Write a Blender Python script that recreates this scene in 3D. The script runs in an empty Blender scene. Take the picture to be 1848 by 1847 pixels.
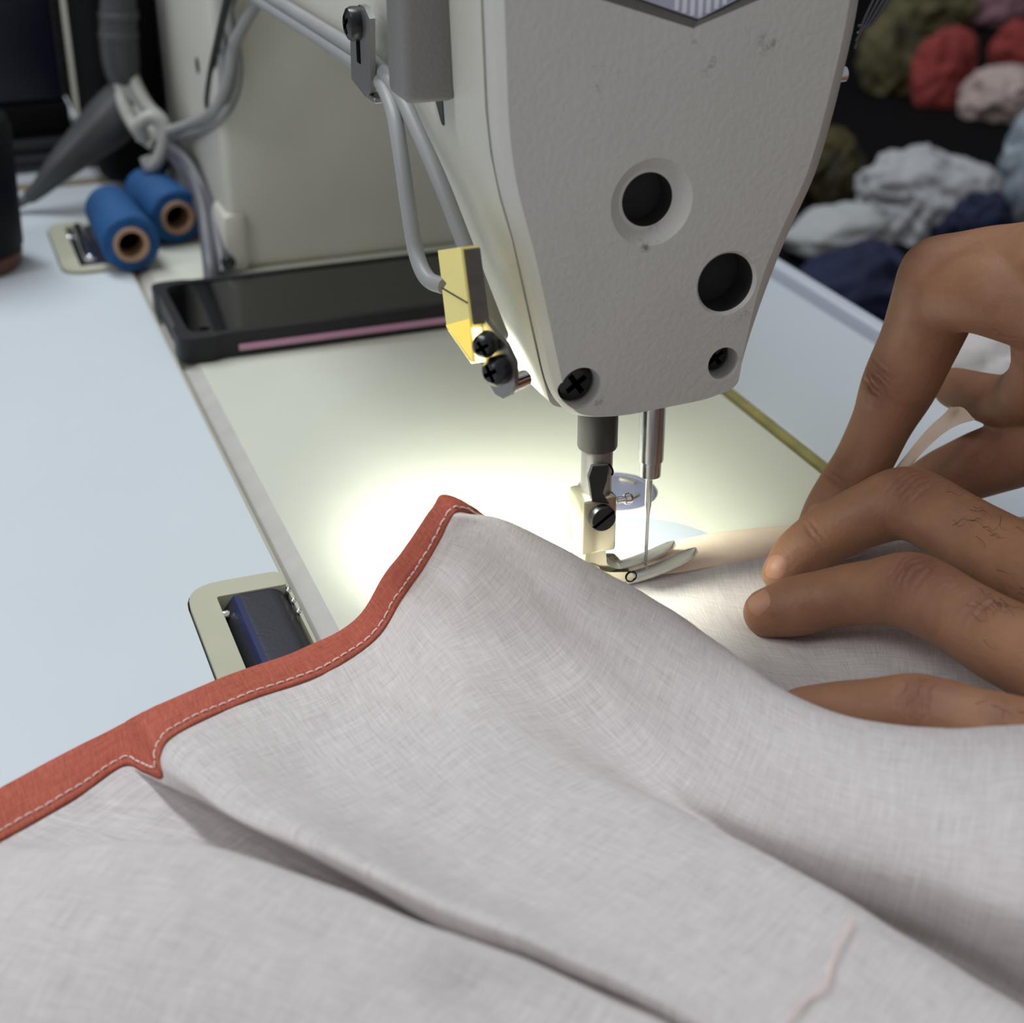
import bpy, bmesh, math, random
from mathutils import Vector, Matrix, noise
from mathutils.bvhtree import BVHTree
import numpy as np

random.seed(7)
S = 0.001                     # everything below is written in millimetres
SC = bpy.context.scene
COL = SC.collection

# ------------------------------------------------------------------ camera, world, lights, exposure
F_PX = 2850.0
CAM_R = Vector((0.936091353995719, -0.35175571434, -0.00094572753)).normalized()
CAM_U = Vector((0.16347845206959, 0.43266468321, 0.88660930946)).normalized()
CAM_F = CAM_R.cross(CAM_U) * -1.0
CAM_C = Vector((-174.880, -357.303, 226.728))
cam_data = bpy.data.cameras.new('camera')
cam = bpy.data.objects.new('camera', cam_data)
COL.objects.link(cam)
cam_data.sensor_width = 36.0
cam_data.lens = 36.0 * F_PX / 1848.0
cam_data.clip_start = 0.01
cam_data.clip_end = 50
M3 = Matrix((CAM_R, CAM_U, -CAM_F)).transposed()
cam.matrix_world = Matrix.Translation(CAM_C * S) @ M3.to_4x4()
cam_data.dof.use_dof = True
cam_data.dof.focus_distance = 0.425
cam_data.dof.aperture_fstop = 13.5
SC.camera = cam

SC.view_settings.view_transform = 'Standard'
SC.view_settings.look = 'None'
SC.view_settings.gamma = 1.0
SC.view_settings.use_curve_mapping = False
SC.view_settings.exposure = 0.06

world = bpy.data.worlds.new('room_light')
SC.world = world
world.use_nodes = True
bg = world.node_tree.nodes['Background']
bg.inputs[0].default_value = (0.95, 0.96, 1.0, 1)
bg.inputs[1].default_value = 0.36


def area(name, loc, target, sx, sy, power, color):
    d = bpy.data.lights.new(name, 'AREA')
    d.shape = 'RECTANGLE'; d.size = sx * S; d.size_y = sy * S
    d.energy = power; d.color = color
    o = bpy.data.objects.new(name, d); COL.objects.link(o)
    o.location = Vector(loc) * S
    o.rotation_euler = (Vector(target) - Vector(loc)).to_track_quat('-Z', 'Y').to_euler()
    return o


area('tube_lamp_ceiling', (-350, 750, 1550), (0, 0, 0), 260, 1300, 18, (0.88, 0.95, 1.0))
area('tube_lamp_side', (-1350, -250, 1350), (0, 0, 0), 260, 1300, 8, (0.95, 0.97, 1.0))


LED_W = 1.25                   # the small lamp on the machine head (built with it further down)


def ray(px, py):
    return CAM_F + CAM_R * ((px - 924.0) / F_PX) - CAM_U * ((py - 923.5) / F_PX)


def atz(px, py, z=0.0):       # where a line of sight meets a horizontal plane
    d = ray(px, py); return CAM_C + d * ((z - CAM_C.z) / d.z)


def aty(px, py, y):           # ... a plane facing the camera end of the machine
    d = ray(px, py); return CAM_C + d * ((y - CAM_C.y) / d.y)


def atx(px, py, x):           # ... a plane along the machine arm
    d = ray(px, py); return CAM_C + d * ((x - CAM_C.x) / d.x)


# ------------------------------------------------------------------ materials
def lin(c):
    return tuple((v / 255 / 12.92) if v / 255 <= 0.04045 else ((v / 255 + 0.055) / 1.055) ** 2.4 for v in c[:3]) + (1,)


MATS = {}


def mat(name, rgb, rough=0.5, metal=0.0, bump=0.0, bscale=400.0, var=0.0, vscale=60.0, var_rgb=None,
        emit=None, estr=0.0, trans=0.0, sss=0.0, spec=0.5, coat=0.0, stretch=None):
    m = bpy.data.materials.new(name); m.use_nodes = True
    nt = m.node_tree; b = nt.nodes['Principled BSDF']
    c = lin(rgb)
    b.inputs['Base Color'].default_value = c
    b.inputs['Roughness'].default_value = rough
    b.inputs['Metallic'].default_value = metal
    b.inputs['Specular IOR Level'].default_value = spec
    b.inputs['Coat Weight'].default_value = coat
    b.inputs['Transmission Weight'].default_value = trans
    if sss:
        b.inputs['Subsurface Weight'].default_value = sss
        b.inputs['Subsurface Radius'].default_value = (1.0, 0.45, 0.25)
        b.inputs['Subsurface Scale'].default_value = 0.0025
    if emit:
        b.inputs['Emission Color'].default_value = lin(emit)
        b.inputs['Emission Strength'].default_value = estr
    tc = nt.nodes.new('ShaderNodeTexCoord')
    vec = tc.outputs['Object']
    if stretch:
        mp = nt.nodes.new('ShaderNodeMapping'); mp.inputs['Scale'].default_value = stretch
        nt.links.new(vec, mp.inputs['Vector']); vec = mp.outputs['Vector']
    if var:
        n = nt.nodes.new('ShaderNodeTexNoise'); n.inputs['Scale'].default_value = vscale
        n.inputs['Detail'].default_value = 6
        nt.links.new(vec, n.inputs['Vector'])
        r = nt.nodes.new('ShaderNodeValToRGB')
        r.color_ramp.elements[0].position = 0.3; r.color_ramp.elements[1].position = 0.72
        v2 = lin(var_rgb) if var_rgb else tuple(x * (1 - var) for x in c[:3]) + (1,)
        r.color_ramp.elements[0].color = v2; r.color_ramp.elements[1].color = c
        nt.links.new(n.outputs['Fac'], r.inputs['Fac'])
        nt.links.new(r.outputs['Color'], b.inputs['Base Color'])
    if bump:
        n = nt.nodes.new('ShaderNodeTexNoise'); n.inputs['Scale'].default_value = bscale
        n.inputs['Detail'].default_value = 4
        nt.links.new(vec, n.inputs['Vector'])
        bp = nt.nodes.new('ShaderNodeBump'); bp.inputs['Strength'].default_value = bump
        bp.inputs['Distance'].default_value = 0.0006
        nt.links.new(n.outputs['Fac'], bp.inputs['Height'])
        nt.links.new(bp.outputs['Normal'], b.inputs['Normal'])
    MATS[name] = m
    return m


def smudge(m, spots, dark):
    """grime with a shape of its own: ragged noise stains round given points (mm)."""
    nt = m.node_tree; b = nt.nodes['Principled BSDF']
    src = b.inputs['Base Color'].links[0].from_socket if b.inputs['Base Color'].links else None
    geo = nt.nodes.new('ShaderNodeNewGeometry')
    nz = nt.nodes.new('ShaderNodeTexNoise'); nz.inputs['Scale'].default_value = 330
    nz.inputs['Detail'].default_value = 8; nz.inputs['Roughness'].default_value = 0.75
    nt.links.new(geo.outputs['Position'], nz.inputs['Vector'])
    total = None
    for (p, r, k) in spots:
        d = nt.nodes.new('ShaderNodeVectorMath'); d.operation = 'DISTANCE'
        d.inputs[1].default_value = Vector(p) * S
        nt.links.new(geo.outputs['Position'], d.inputs[0])
        mr = nt.nodes.new('ShaderNodeMapRange'); mr.inputs['From Min'].default_value = 0
        mr.inputs['From Max'].default_value = r * S; mr.inputs['To Min'].default_value = k
        mr.inputs['To Max'].default_value = 0
        nt.links.new(d.outputs['Value'], mr.inputs['Value'])
        if total is None: total = mr.outputs['Result']
        else:
            a = nt.nodes.new('ShaderNodeMath'); a.operation = 'MAXIMUM'
            nt.links.new(total, a.inputs[0]); nt.links.new(mr.outputs['Result'], a.inputs[1]); total = a.outputs[0]
    mu = nt.nodes.new('ShaderNodeMath'); mu.operation = 'ADD'
    nt.links.new(total, mu.inputs[0]); nt.links.new(nz.outputs['Fac'], mu.inputs[1])
    rr = nt.nodes.new('ShaderNodeMapRange'); rr.inputs['From Min'].default_value = 0.80
    rr.inputs['From Max'].default_value = 1.05
    nt.links.new(mu.outputs[0], rr.inputs['Value'])
    mx = nt.nodes.new('ShaderNodeMix'); mx.data_type = 'RGBA'
    nt.links.new(rr.outputs['Result'], mx.inputs['Factor'])
    if src: nt.links.new(src, mx.inputs['A'])
    else: mx.inputs['A'].default_value = b.inputs['Base Color'].default_value
    mx.inputs['B'].default_value = lin(dark)
    nt.links.new(mx.outputs['Result'], b.inputs['Base Color'])


mat('table_laminate', (207, 214, 219), 0.38, var=0.05, vscale=9, spec=0.4)
mat('trim_grey', (168, 174, 186), 0.45)
mat('trim_light', (205, 209, 219), 0.4)
mat('machine_paint', (206, 204, 192), 0.42, bump=0.25, bscale=700, var=0.05, vscale=40)
mat('machine_paint_face', (196, 194, 187), 0.46, bump=0.35, bscale=620, var=0.05, vscale=50)
mat('bed_paint', (212, 213, 198), 0.4, bump=0.1, bscale=500, var=0.05, vscale=25)
mat('bed_edge', (188, 184, 178), 0.5, var=0.14, vscale=90)
mat('bushing_black', (36, 34, 33), 0.5, bump=0.1, bscale=900)
mat('gasket_olive', (150, 142, 84), 0.6, var=0.35, vscale=120)
mat('seal_dark', (48, 46, 44), 0.8, var=0.4, vscale=300)
mat('void_black', (3, 3, 3), 0.9, spec=0.05)
mat('screw_black', (14, 14, 18), 0.3, spec=0.5)
mat('badge_rim', (96, 93, 88), 0.55, bump=0.3, bscale=500)
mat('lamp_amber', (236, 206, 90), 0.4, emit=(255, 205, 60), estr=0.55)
mat('steel', (196, 198, 202), 0.24, 1.0, bump=0.05, bscale=900)
mat('steel_dull', (150, 148, 146), 0.42, 1.0, bump=0.1, bscale=700)
mat('steel_plate', (196, 204, 214), 0.4, 0.25)
mat('foot_steel', (206, 200, 176), 0.22, 0.92)
mat('toe_steel', (238, 236, 228), 0.22, 0.72)
mat('steel_dark', (58, 58, 60), 0.42, 0.7)
mat('block_grey', (128, 125, 122), 0.45, 0.35, bump=0.5, bscale=900)
mat('cable_grey', (148, 149, 148), 0.45, var=0.12, vscale=60)
mat('cable_dark', (92, 92, 98), 0.45, var=0.15, vscale=40)
mat('wire_white', (180, 180, 172), 0.5, var=0.2, vscale=60)
mat('sleeve_grey', (70, 72, 74), 0.42, var=0.25, vscale=30)
mat('rubber_beige', (184, 182, 160), 0.55, var=0.08, vscale=40)
mat('hinge_steel', (66, 66, 74), 0.38, 0.5, bump=0.15, bscale=900)
mat('hinge_blue', (44, 52, 92), 0.4, 0.3)
mat('chrome', (235, 235, 240), 0.12, 1.0)
mat('lamp_yellow', (226, 214, 130), 0.4, emit=(255, 226, 110), estr=0.12, var=0.1, vscale=80)
mat('lamp_glow', (255, 240, 170), 0.4, emit=(255, 238, 150), estr=5.0)
mat('lamp_side', (92, 86, 78), 0.6, var=0.4, vscale=150)
mat('case_black', (22, 23, 27), 0.5, spec=0.4)
mat('phone_glass', (9, 9, 9), 0.06, spec=0.6)
mat('phone_pink', (190, 140, 165), 0.35)
mat('thread_blue', (8, 80, 138), 0.75, var=0.35, vscale=200, stretch=(1, 6, 1), bump=0.5, bscale=250)
mat('card_tube', (176, 140, 112), 0.85, var=0.2, vscale=80)
mat('cup_black', (8, 8, 10), 0.6, spec=0.2)
mat('cup_brown', (96, 52, 36), 0.5)
mat('box_navy', (14, 16, 36), 0.35)
mat('box_black', (8, 8, 9), 0.75, spec=0.2)
mat('box_cream', (226, 224, 206), 0.5)
mat('box_stripe', (52, 52, 58), 0.5)
mat('table_edge_brown', (150, 136, 116), 0.7)
mat('badge', (178, 182, 200), 0.4)
mat('badge_white', (236, 234, 240), 0.4)
mat('stitch', (236, 206, 196), 0.8)
mat('tape_peach', (240, 218, 196), 0.85, var=0.06, vscale=200, bump=0.2, bscale=900)
mat('navy_cloth', (24, 32, 66), 0.9, var=0.4, vscale=30, bump=0.3)
mat('white_rag', (168, 169, 172), 0.9, var=0.15, vscale=30)
mat('grey_sheet', (168, 170, 170), 0.9, var=0.08, vscale=20)
mat('olive_cloth', (112, 104, 66), 0.9, var=0.6, vscale=22, var_rgb=(54, 50, 34))
mat('ochre_cloth', (92, 80, 36), 0.9, var=0.6, vscale=40, var_rgb=(30, 28, 22))
mat('red_cloth', (150, 62, 54), 0.9, var=0.4, vscale=24, var_rgb=(120, 40, 40))
mat('pink_cloth', (178, 160, 154), 0.9, var=0.2, vscale=24)
mat('mauve_cloth', (150, 110, 120), 0.9, var=0.4, vscale=24)
mat('black_cloth', (14, 14, 18), 0.95, var=0.3, vscale=20)
mat('plastic_film', (140, 150, 160), 0.35, var=0.3, vscale=20)
mat('bench_dark', (9, 9, 11), 0.9, spec=0.1)
mat('wall_dark', (20, 22, 32), 0.95, spec=0.1)
mat('floor_grey', (62, 60, 58), 0.8)
mat('nail', (174, 126, 102), 0.5, sss=0.2)
mat('hair_dark', (34, 24, 20), 0.5)
mat('bobbin_steel', (118, 120, 142), 0.4, 0.3)

# cotton: fine slubby threads along the two directions of the cloth (UV in millimetres)
def cloth_mat(name, rgb, dark, amt=1.0, transl=0.18, bstr=0.25):
    m = bpy.data.materials.new(name); m.use_nodes = True
    nt = m.node_tree; b = nt.nodes['Principled BSDF']; out = nt.nodes['Material Output']
    uv = nt.nodes.new('ShaderNodeUVMap'); uv.uv_map = 'UVMap'
    outs = []
    for sc in ((0.16, 4.6, 1), (4.6, 0.16, 1), (1.7, 0.07, 1), (.07, 1.7, 1)):
        mp = nt.nodes.new('ShaderNodeMapping'); mp.inputs['Scale'].default_value = sc
        nt.links.new(uv.outputs[0], mp.inputs['Vector'])
        n = nt.nodes.new('ShaderNodeTexNoise'); n.inputs['Scale'].default_value = 1.0
        n.inputs['Detail'].default_value = 3
        nt.links.new(mp.outputs[0], n.inputs['Vector']); outs.append(n.outputs['Fac'])
    def math(op, a, c):
        x = nt.nodes.new('ShaderNodeMath'); x.operation = op
        for i, v in enumerate((a, c)):
            if isinstance(v, float): x.inputs[i].default_value = v
            else: nt.links.new(v, x.inputs[i])
        return x.outputs[0]
    fine = math('ADD', outs[0], outs[1])
    coarse = math('ADD', outs[2], outs[3])
    tot = math('ADD', math('MULTIPLY', fine, 0.30), math('MULTIPLY', coarse, 0.20))
    r = nt.nodes.new('ShaderNodeValToRGB')
    r.color_ramp.elements[0].position = 0.5 - 0.13 / amt; r.color_ramp.elements[1].position = 0.5 + 0.10 / amt
    r.color_ramp.elements[0].color = lin(dark); r.color_ramp.elements[1].color = lin(rgb)
    nt.links.new(tot, r.inputs['Fac'])
    nt.links.new(r.outputs['Color'], b.inputs['Base Color'])
    b.inputs['Roughness'].default_value = 0.9
    b.inputs['Specular IOR Level'].default_value = 0.15
    bp = nt.nodes.new('ShaderNodeBump'); bp.inputs['Strength'].default_value = bstr
    bp.inputs['Distance'].default_value = 0.0004
    nt.links.new(fine, bp.inputs['Height']); nt.links.new(bp.outputs['Normal'], b.inputs['Normal'])
    if transl:
        tr = nt.nodes.new('ShaderNodeBsdfTranslucent'); nt.links.new(r.outputs['Color'], tr.inputs['Color'])
        mx = nt.nodes.new('ShaderNodeMixShader'); mx.inputs[0].default_value = transl
        nt.links.new(b.outputs[0], mx.inputs[1]); nt.links.new(tr.outputs[0], mx.inputs[2])
        nt.links.new(mx.outputs[0], out.inputs['Surface'])
    MATS[name] = m
    return m


cloth_mat('cotton_white', (233, 226, 224), (194, 185, 183), 1.0)
cloth_mat('binding_rust', (220, 124, 102), (168, 82, 66), 1.0, transl=0.05, bstr=0.8)


# skin: warm brown with redder knuckles stored as a colour attribute
def skin_mat(name, base, deep):
    m = bpy.data.materials.new(name); m.use_nodes = True
    nt = m.node_tree; b = nt.nodes['Principled BSDF']
    at = nt.nodes.new('ShaderNodeAttribute'); at.attribute_name = 'knuckle'
    tc = nt.nodes.new('ShaderNodeTexCoord')
    n = nt.nodes.new('ShaderNodeTexNoise'); n.inputs['Scale'].default_value = 90; n.inputs['Detail'].default_value = 5
    nt.links.new(tc.outputs['Object'], n.inputs['Vector'])
    r = nt.nodes.new('ShaderNodeValToRGB')
    r.color_ramp.elements[0].position = 0.3; r.color_ramp.elements[1].position = 0.7
    r.color_ramp.elements[0].color = lin(tuple(int(v * 0.9) for v in base)); r.color_ramp.elements[1].color = lin(base)
    nt.links.new(n.outputs['Fac'], r.inputs['Fac'])
    mx = nt.nodes.new('ShaderNodeMix'); mx.data_type = 'RGBA'
    nt.links.new(at.outputs['Fac'], mx.inputs['Factor'])
    nt.links.new(r.outputs['Color'], mx.inputs['A']); mx.inputs['B'].default_value = lin(deep)
    nt.links.new(mx.outputs['Result'], b.inputs['Base Color'])
    b.inputs['Roughness'].default_value = 0.5
    b.inputs['Specular IOR Level'].default_value = 0.35
    b.inputs['Subsurface Weight'].default_value = 0.15
    b.inputs['Subsurface Radius'].default_value = (1.0, 0.4, 0.2)
    b.inputs['Subsurface Scale'].default_value = 0.002
    v = nt.nodes.new('ShaderNodeTexVoronoi'); v.inputs['Scale'].default_value = 900
    nt.links.new(tc.outputs['Object'], v.inputs['Vector'])
    bp = nt.nodes.new('ShaderNodeBump'); bp.inputs['Strength'].default_value = 0.25; bp.inputs['Distance'].default_value = 0.0003
    nt.links.new(v.outputs['Distance'], bp.inputs['Height']); nt.links.new(bp.outputs['Normal'], b.inputs['Normal'])
    MATS[name] = m


skin_mat('skin', (166, 121, 92), (118, 72, 58))

# ------------------------------------------------------------------ object helpers
def empty(name, loc, label, cat, group=None):
    o = bpy.data.objects.new(name, None); COL.objects.link(o)
    o.location = Vector(loc) * S; o.empty_display_size = 0.01
    o['label'] = label; o['category'] = cat
    if group: o['group'] = group
    return o


def tag(o, label=None, cat=None, group=None, kind=None):
    if label: o['label'] = label
    if cat: o['category'] = cat
    if group: o['group'] = group
    if kind: o['kind'] = kind
    return o


def world_of(o):
    v = Vector((0, 0, 0))
    while o is not None:
        v += o.location; o = o.parent
    return v


def link_mesh(name, me, m, parent=None, base=None):
    """me is in mm world coordinates; base (mm) becomes the object's origin."""
    o = bpy.data.objects.new(name, me); COL.objects.link(o)
    if base is None:
        if len(me.vertices):
            co = np.empty(len(me.vertices) * 3); me.vertices.foreach_get('co', co); co = co.reshape(-1, 3)
            lo, hi = co.min(0), co.max(0)
            base = Vector(((lo[0] + hi[0]) / 2, (lo[1] + hi[1]) / 2, lo[2]))
        else: base = Vector((0, 0, 0))
    base = Vector(base)
    me.transform(Matrix.Scale(S, 4) @ Matrix.Translation(-base))
    if m is not None and len(me.materials) == 0: me.materials.append(MATS[m] if isinstance(m, str) else m)
    if parent is not None:
        o.parent = parent
        o.location = base * S - world_of(parent)
    else:
        o.location = base * S
    return o


def finish(bm, name, smooth=True, angle=35):
    me = bpy.data.meshes.new(name)
    bmesh.ops.recalc_face_normals(bm, faces=bm.faces)
    bm.to_mesh(me); bm.free()
    if smooth:
        me.polygons.foreach_set('use_smooth', [True] * len(me.polygons))
        me.set_sharp_from_angle(angle=math.radians(angle))
    me.update()
    return me


def obj(name, bm, m, parent=None, smooth=True, angle=35, base=None):
    return link_mesh(name, finish(bm, name, smooth, angle), m, parent, base)


def bevel_all(bm, w, seg=2, ang=30):
    es = [e for e in bm.edges if len(e.link_faces) == 2 and e.calc_face_angle(0) > math.radians(ang)]
    if es: bmesh.ops.bevel(bm, geom=es, offset=w, segments=seg, affect='EDGES', profile=0.5, clamp_overlap=True)


def box(x0, x1, y0, y1, z0, z1, bv=0.0, seg=2, bm=None):
    b = bmesh.new()
    bmesh.ops.create_cube(b, size=1)
    for v in b.verts:
        v.co = Vector((x0 if v.co.x < 0 else x1, y0 if v.co.y < 0 else y1, z0 if v.co.z < 0 else z1))
    if bv: bevel_all(b, bv, seg)
    return merge(bm, b)


def merge(bm, b):
    if bm is None: return b
    me = bpy.data.meshes.new('tmp'); b.to_mesh(me); b.free()
    bm.from_mesh(me); bpy.data.meshes.remove(me)
    return bm


def frame(d, up=None):
    d = Vector(d).normalized()
    up = Vector(up) if up else (Vector((0, 0, 1)) if abs(d.z) < 0.95 else Vector((0, 1, 0)))
    a = up.cross(d).normalized(); b = d.cross(a).normalized()
    return a, b, d


def lathe(p0, axis, prof, n=32, bm=None, up=None, caps=True):
    """prof = [(distance along axis, radius)...]"""
    b = bmesh.new(); a, c, d = frame(axis, up); p0 = Vector(p0)
    rings = []
    for t, r in prof:
        rings.append([b.verts.new(p0 + d * t + (a * math.cos(2 * math.pi * k / n) + c * math.sin(2 * math.pi * k / n)) * max(r, 1e-3)) for k in range(n)])
    for i in range(len(rings) - 1):
        for k in range(n):
            b.faces.new((rings[i][k], rings[i][(k + 1) % n], rings[i + 1][(k + 1) % n], rings[i + 1][k]))
    if caps:
        b.faces.new(rings[0][::-1]); b.faces.new(rings[-1])
    return merge(bm, b)


def cyl(p0, p1, r, n=28, bv=0.0, bm=None, r1=None):
    p0, p1 = Vector(p0), Vector(p1); L = (p1 - p0).length; r1 = r if r1 is None else r1
    if bv: pr = [(0, r - bv), (bv * .3, r - bv * .3), (bv, r), (L - bv, r1), (L - bv * .3, r1 - bv * .3), (L, r1 - bv)]
    else: pr = [(0, r), (L, r1)]
    return lathe(p0, p1 - p0, pr, n, bm)


def catmull(pts, n, closed=False):
    """resample a polyline of equal-length tuples with a Catmull-Rom spline, n points per segment"""
    P = [np.array(p, float) for p in pts]; out = []
    m = len(P)
    for i in range(m - 1):
        p0 = P[i - 1] if i > 0 else 2 * P[0] - P[1]
        p1, p2 = P[i], P[i + 1]
        p3 = P[i + 2] if i + 2 < m else 2 * P[-1] - P[-2]
        for k in range(n):
            t = k / n
            out.append(0.5 * ((2 * p1) + (-p0 + p2) * t + (2 * p0 - 5 * p1 + 4 * p2 - p3) * t * t + (-p0 + 3 * p1 - 3 * p2 + p3) * t ** 3))
    out.append(P[-1]); return out


def tube(pts, r, n=14, seg=8, bm=None, flat=1.0, round_ends=False):
    """pts = 3-D points in mm (radius may be a 4th value)"""
    q = [tuple(p) + ((r,) if len(p) == 3 else ()) for p in pts]
    q = catmull(q, seg)
    b = bmesh.new(); rings = []
    C = [Vector(p[:3]) for p in q]; R = [float(p[3]) for p in q]
    if round_ends:
        d0 = (C[0] - C[1]).normalized(); d1 = (C[-1] - C[-2]).normalized()
        pre = [(C[0] + d0 * R[0] * math.sin(a), R[0] * math.cos(a)) for a in (1.45, 1.1, .75, .38)]
        post = [(C[-1] + d1 * R[-1] * math.sin(a), R[-1] * math.cos(a)) for a in (.38, .75, 1.1, 1.45)]
        C = [p for p, _ in pre] + C + [p for p, _ in post]; R = [x for _, x in pre] + R + [x for _, x in post]
    ref = None
    for i in range(len(C)):
        d = (C[min(i + 1, len(C) - 1)] - C[max(i - 1, 0)]).normalized()
        if ref is None: a, c, _ = frame(d)
        else:
            a = (ref - d * ref.dot(d)).normalized(); c = d.cross(a)
        ref = a
        rings.append([b.verts.new(C[i] + (a * math.cos(2 * math.pi * k / n) + c * math.sin(2 * math.pi * k / n) * flat) * R[i]) for k in range(n)])
    for i in range(len(rings) - 1):
        for k in range(n):
            b.faces.new((rings[i][k], rings[i][(k + 1) % n], rings[i + 1][(k + 1) % n], rings[i + 1][k]))
    b.faces.new(rings[0][::-1]); b.faces.new(rings[-1])
    return merge(bm, b)


def prism(pts, depth, to3, bv=0.0, seg=2, bm=None):
    """extrude a 2-D outline; to3(u, v, w) -> Vector, w from 0 to depth"""
    b = bmesh.new()
    lo = [b.verts.new(to3(u, v, 0)) for u, v in pts]; hi = [b.verts.new(to3(u, v, depth)) for u, v in pts]
    n = len(pts)
    b.faces.new(lo[::-1]); b.faces.new(hi)
    for i in range(n): b.faces.new((lo[i], lo[(i + 1) % n], hi[(i + 1) % n], hi[i]))
    if bv: bevel_all(b, bv, seg, 40)
    return merge(bm, b)


def rounded(pts, radii, n=6):
    out = []
    m = len(pts)
    for i, p in enumerate(pts):
        p = Vector(p); a = Vector(pts[i - 1]); c = Vector(pts[(i + 1) % m]); r = radii[i] if isinstance(radii, (list, tuple)) else radii
        if r <= 0: out.append(tuple(p)); continue
        d0 = (a - p).normalized(); d1 = (c - p).normalized()
        s = p + d0 * min(r, (a - p).length * .49); e = p + d1 * min(r, (c - p).length * .49)
        for k in range(n + 1):
            t = k / n
            out.append(tuple(s * (1 - t) ** 2 + p * 2 * t * (1 - t) + e * t * t))
    return out


def grid_mesh(rows, name, uv=True, thick=0.0, closed_cols=False):
    """rows: list of equal-length lists of Vector (mm); UV in mm along the surface"""
    nr, nc = len(rows), len(rows[0])
    verts = [tuple(v) for r in rows for v in r]
    faces = [(i * nc + j, i * nc + j + 1, (i + 1) * nc + j + 1, (i + 1) * nc + j) for i in range(nr - 1) for j in range(nc - 1)]
    me = bpy.data.meshes.new(name); me.from_pydata(verts, [], faces)
    U = np.zeros((nr, nc)); V = np.zeros((nr, nc))
    A = np.array(verts).reshape(nr, nc, 3)
    mid = nr // 2
    du = np.concatenate([[0], np.cumsum(np.linalg.norm(np.diff(A[mid], axis=0), axis=1))])
    dv = np.concatenate([[0], np.cumsum(np.linalg.norm(np.diff(A[:, nc // 3], axis=0), axis=1))])
    lay = me.uv_layers.new(name='UVMap')
    li = np.empty(len(me.loops), int); me.loops.foreach_get('vertex_index', li)
    uvs = np.stack([du[li % nc], dv[li // nc]], 1)
    lay.data.foreach_set('uv', uvs.ravel())
    me.polygons.foreach_set('use_smooth', [True] * len(me.polygons))
    me.update()
    return me


def boolean_cut(me, cutters):
    """subtract cutter bmeshes (with a material index 1) from mesh me, all in mm"""
    base = bpy.data.objects.new('work', me); COL.objects.link(base)
    temp = []
    for cb, mt in cutters:
        cm = bpy.data.meshes.new('cut'); bmesh.ops.recalc_face_normals(cb, faces=cb.faces); cb.to_mesh(cm); cb.free()
        cm.materials.append(MATS[mt]); co = bpy.data.objects.new('cut', cm); COL.objects.link(co); temp.append(co)
        md = base.modifiers.new('b', 'BOOLEAN'); md.operation = 'DIFFERENCE'; md.object = co; md.solver = 'EXACT'
        md.material_mode = 'TRANSFER'
    dg = bpy.context.evaluated_depsgraph_get(); dg.update()
    res = bpy.data.meshes.new_from_object(base.evaluated_get(dg), preserve_all_data_layers=True, depsgraph=dg)
    bpy.data.objects.remove(base)
    for t in temp: bpy.data.objects.remove(t)
    return res


def cross_screw(name, p, axis, r, h, m, parent, dome=True, slot=False):
    """dark pan-head screw with a cross (or single) slot cut as dark grooves"""
    p = Vector(p); a, c, d = frame(axis)
    pr = [(0, r), (h * .55, r), (h * .8, r * .9), (h, r * .6)] if dome else [(0, r), (h * .8, r), (h, r * .92)]
    me = finish(lathe(p, d, pr, 28), name)
    me.materials.append(MATS[m])
    cuts = []
    ang = 0.6
    dirs = [math.cos(ang) * a + math.sin(ang) * c]
    if not slot: dirs.append(-math.sin(ang) * a + math.cos(ang) * c)
    for u in dirs:
        w = d.cross(u)
        b = bmesh.new(); L = r * (1.2 if slot else .62); W = r * (.13 if slot else .15)
        vs = [p + d * (h * .45 if not slot else h * .5) + u * s1 * L + w * s2 * W + d * s3 * h for s3 in (0, 1) for s1, s2 in ((-1, -1), (1, -1), (1, 1), (-1, 1))]
        bv_ = [b.verts.new(x) for x in vs]
        for f in ((0, 3, 2, 1), (4, 5, 6, 7), (0, 1, 5, 4), (1, 2, 6, 5), (2, 3, 7, 6), (3, 0, 4, 7)): b.faces.new([bv_[i] for i in f])
        cuts.append((b, 'void_black'))
    me = boolean_cut(me, cuts)
    return link_mesh(name, me, m, parent)


def place_set(o, label):
    o['label'] = label; return o

# ------------------------------------------------------------------ the room
tag(obj('floor', box(-1500, 2400, -1500, 2600, -770, -750), 'floor_grey'), 'grey workshop floor under the sewing table', kind='structure')
tag(obj('wall_back', box(-1500, 2400, 2500, 2600, -750, 1900), 'wall_dark'), 'dark wall far behind the machine', kind='structure')
tag(obj('wall_right', box(2300, 2400, -1500, 2500, -750, 1900), 'wall_dark'), 'dark wall beyond the piles of cloth', kind='structure')

# ------------------------------------------------------------------ the table with its cut-out for the machine bed
table = empty('sewing_table', (-150, 200, -750), 'white laminate sewing table with a grey edge band around the machine bed', 'table')


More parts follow.
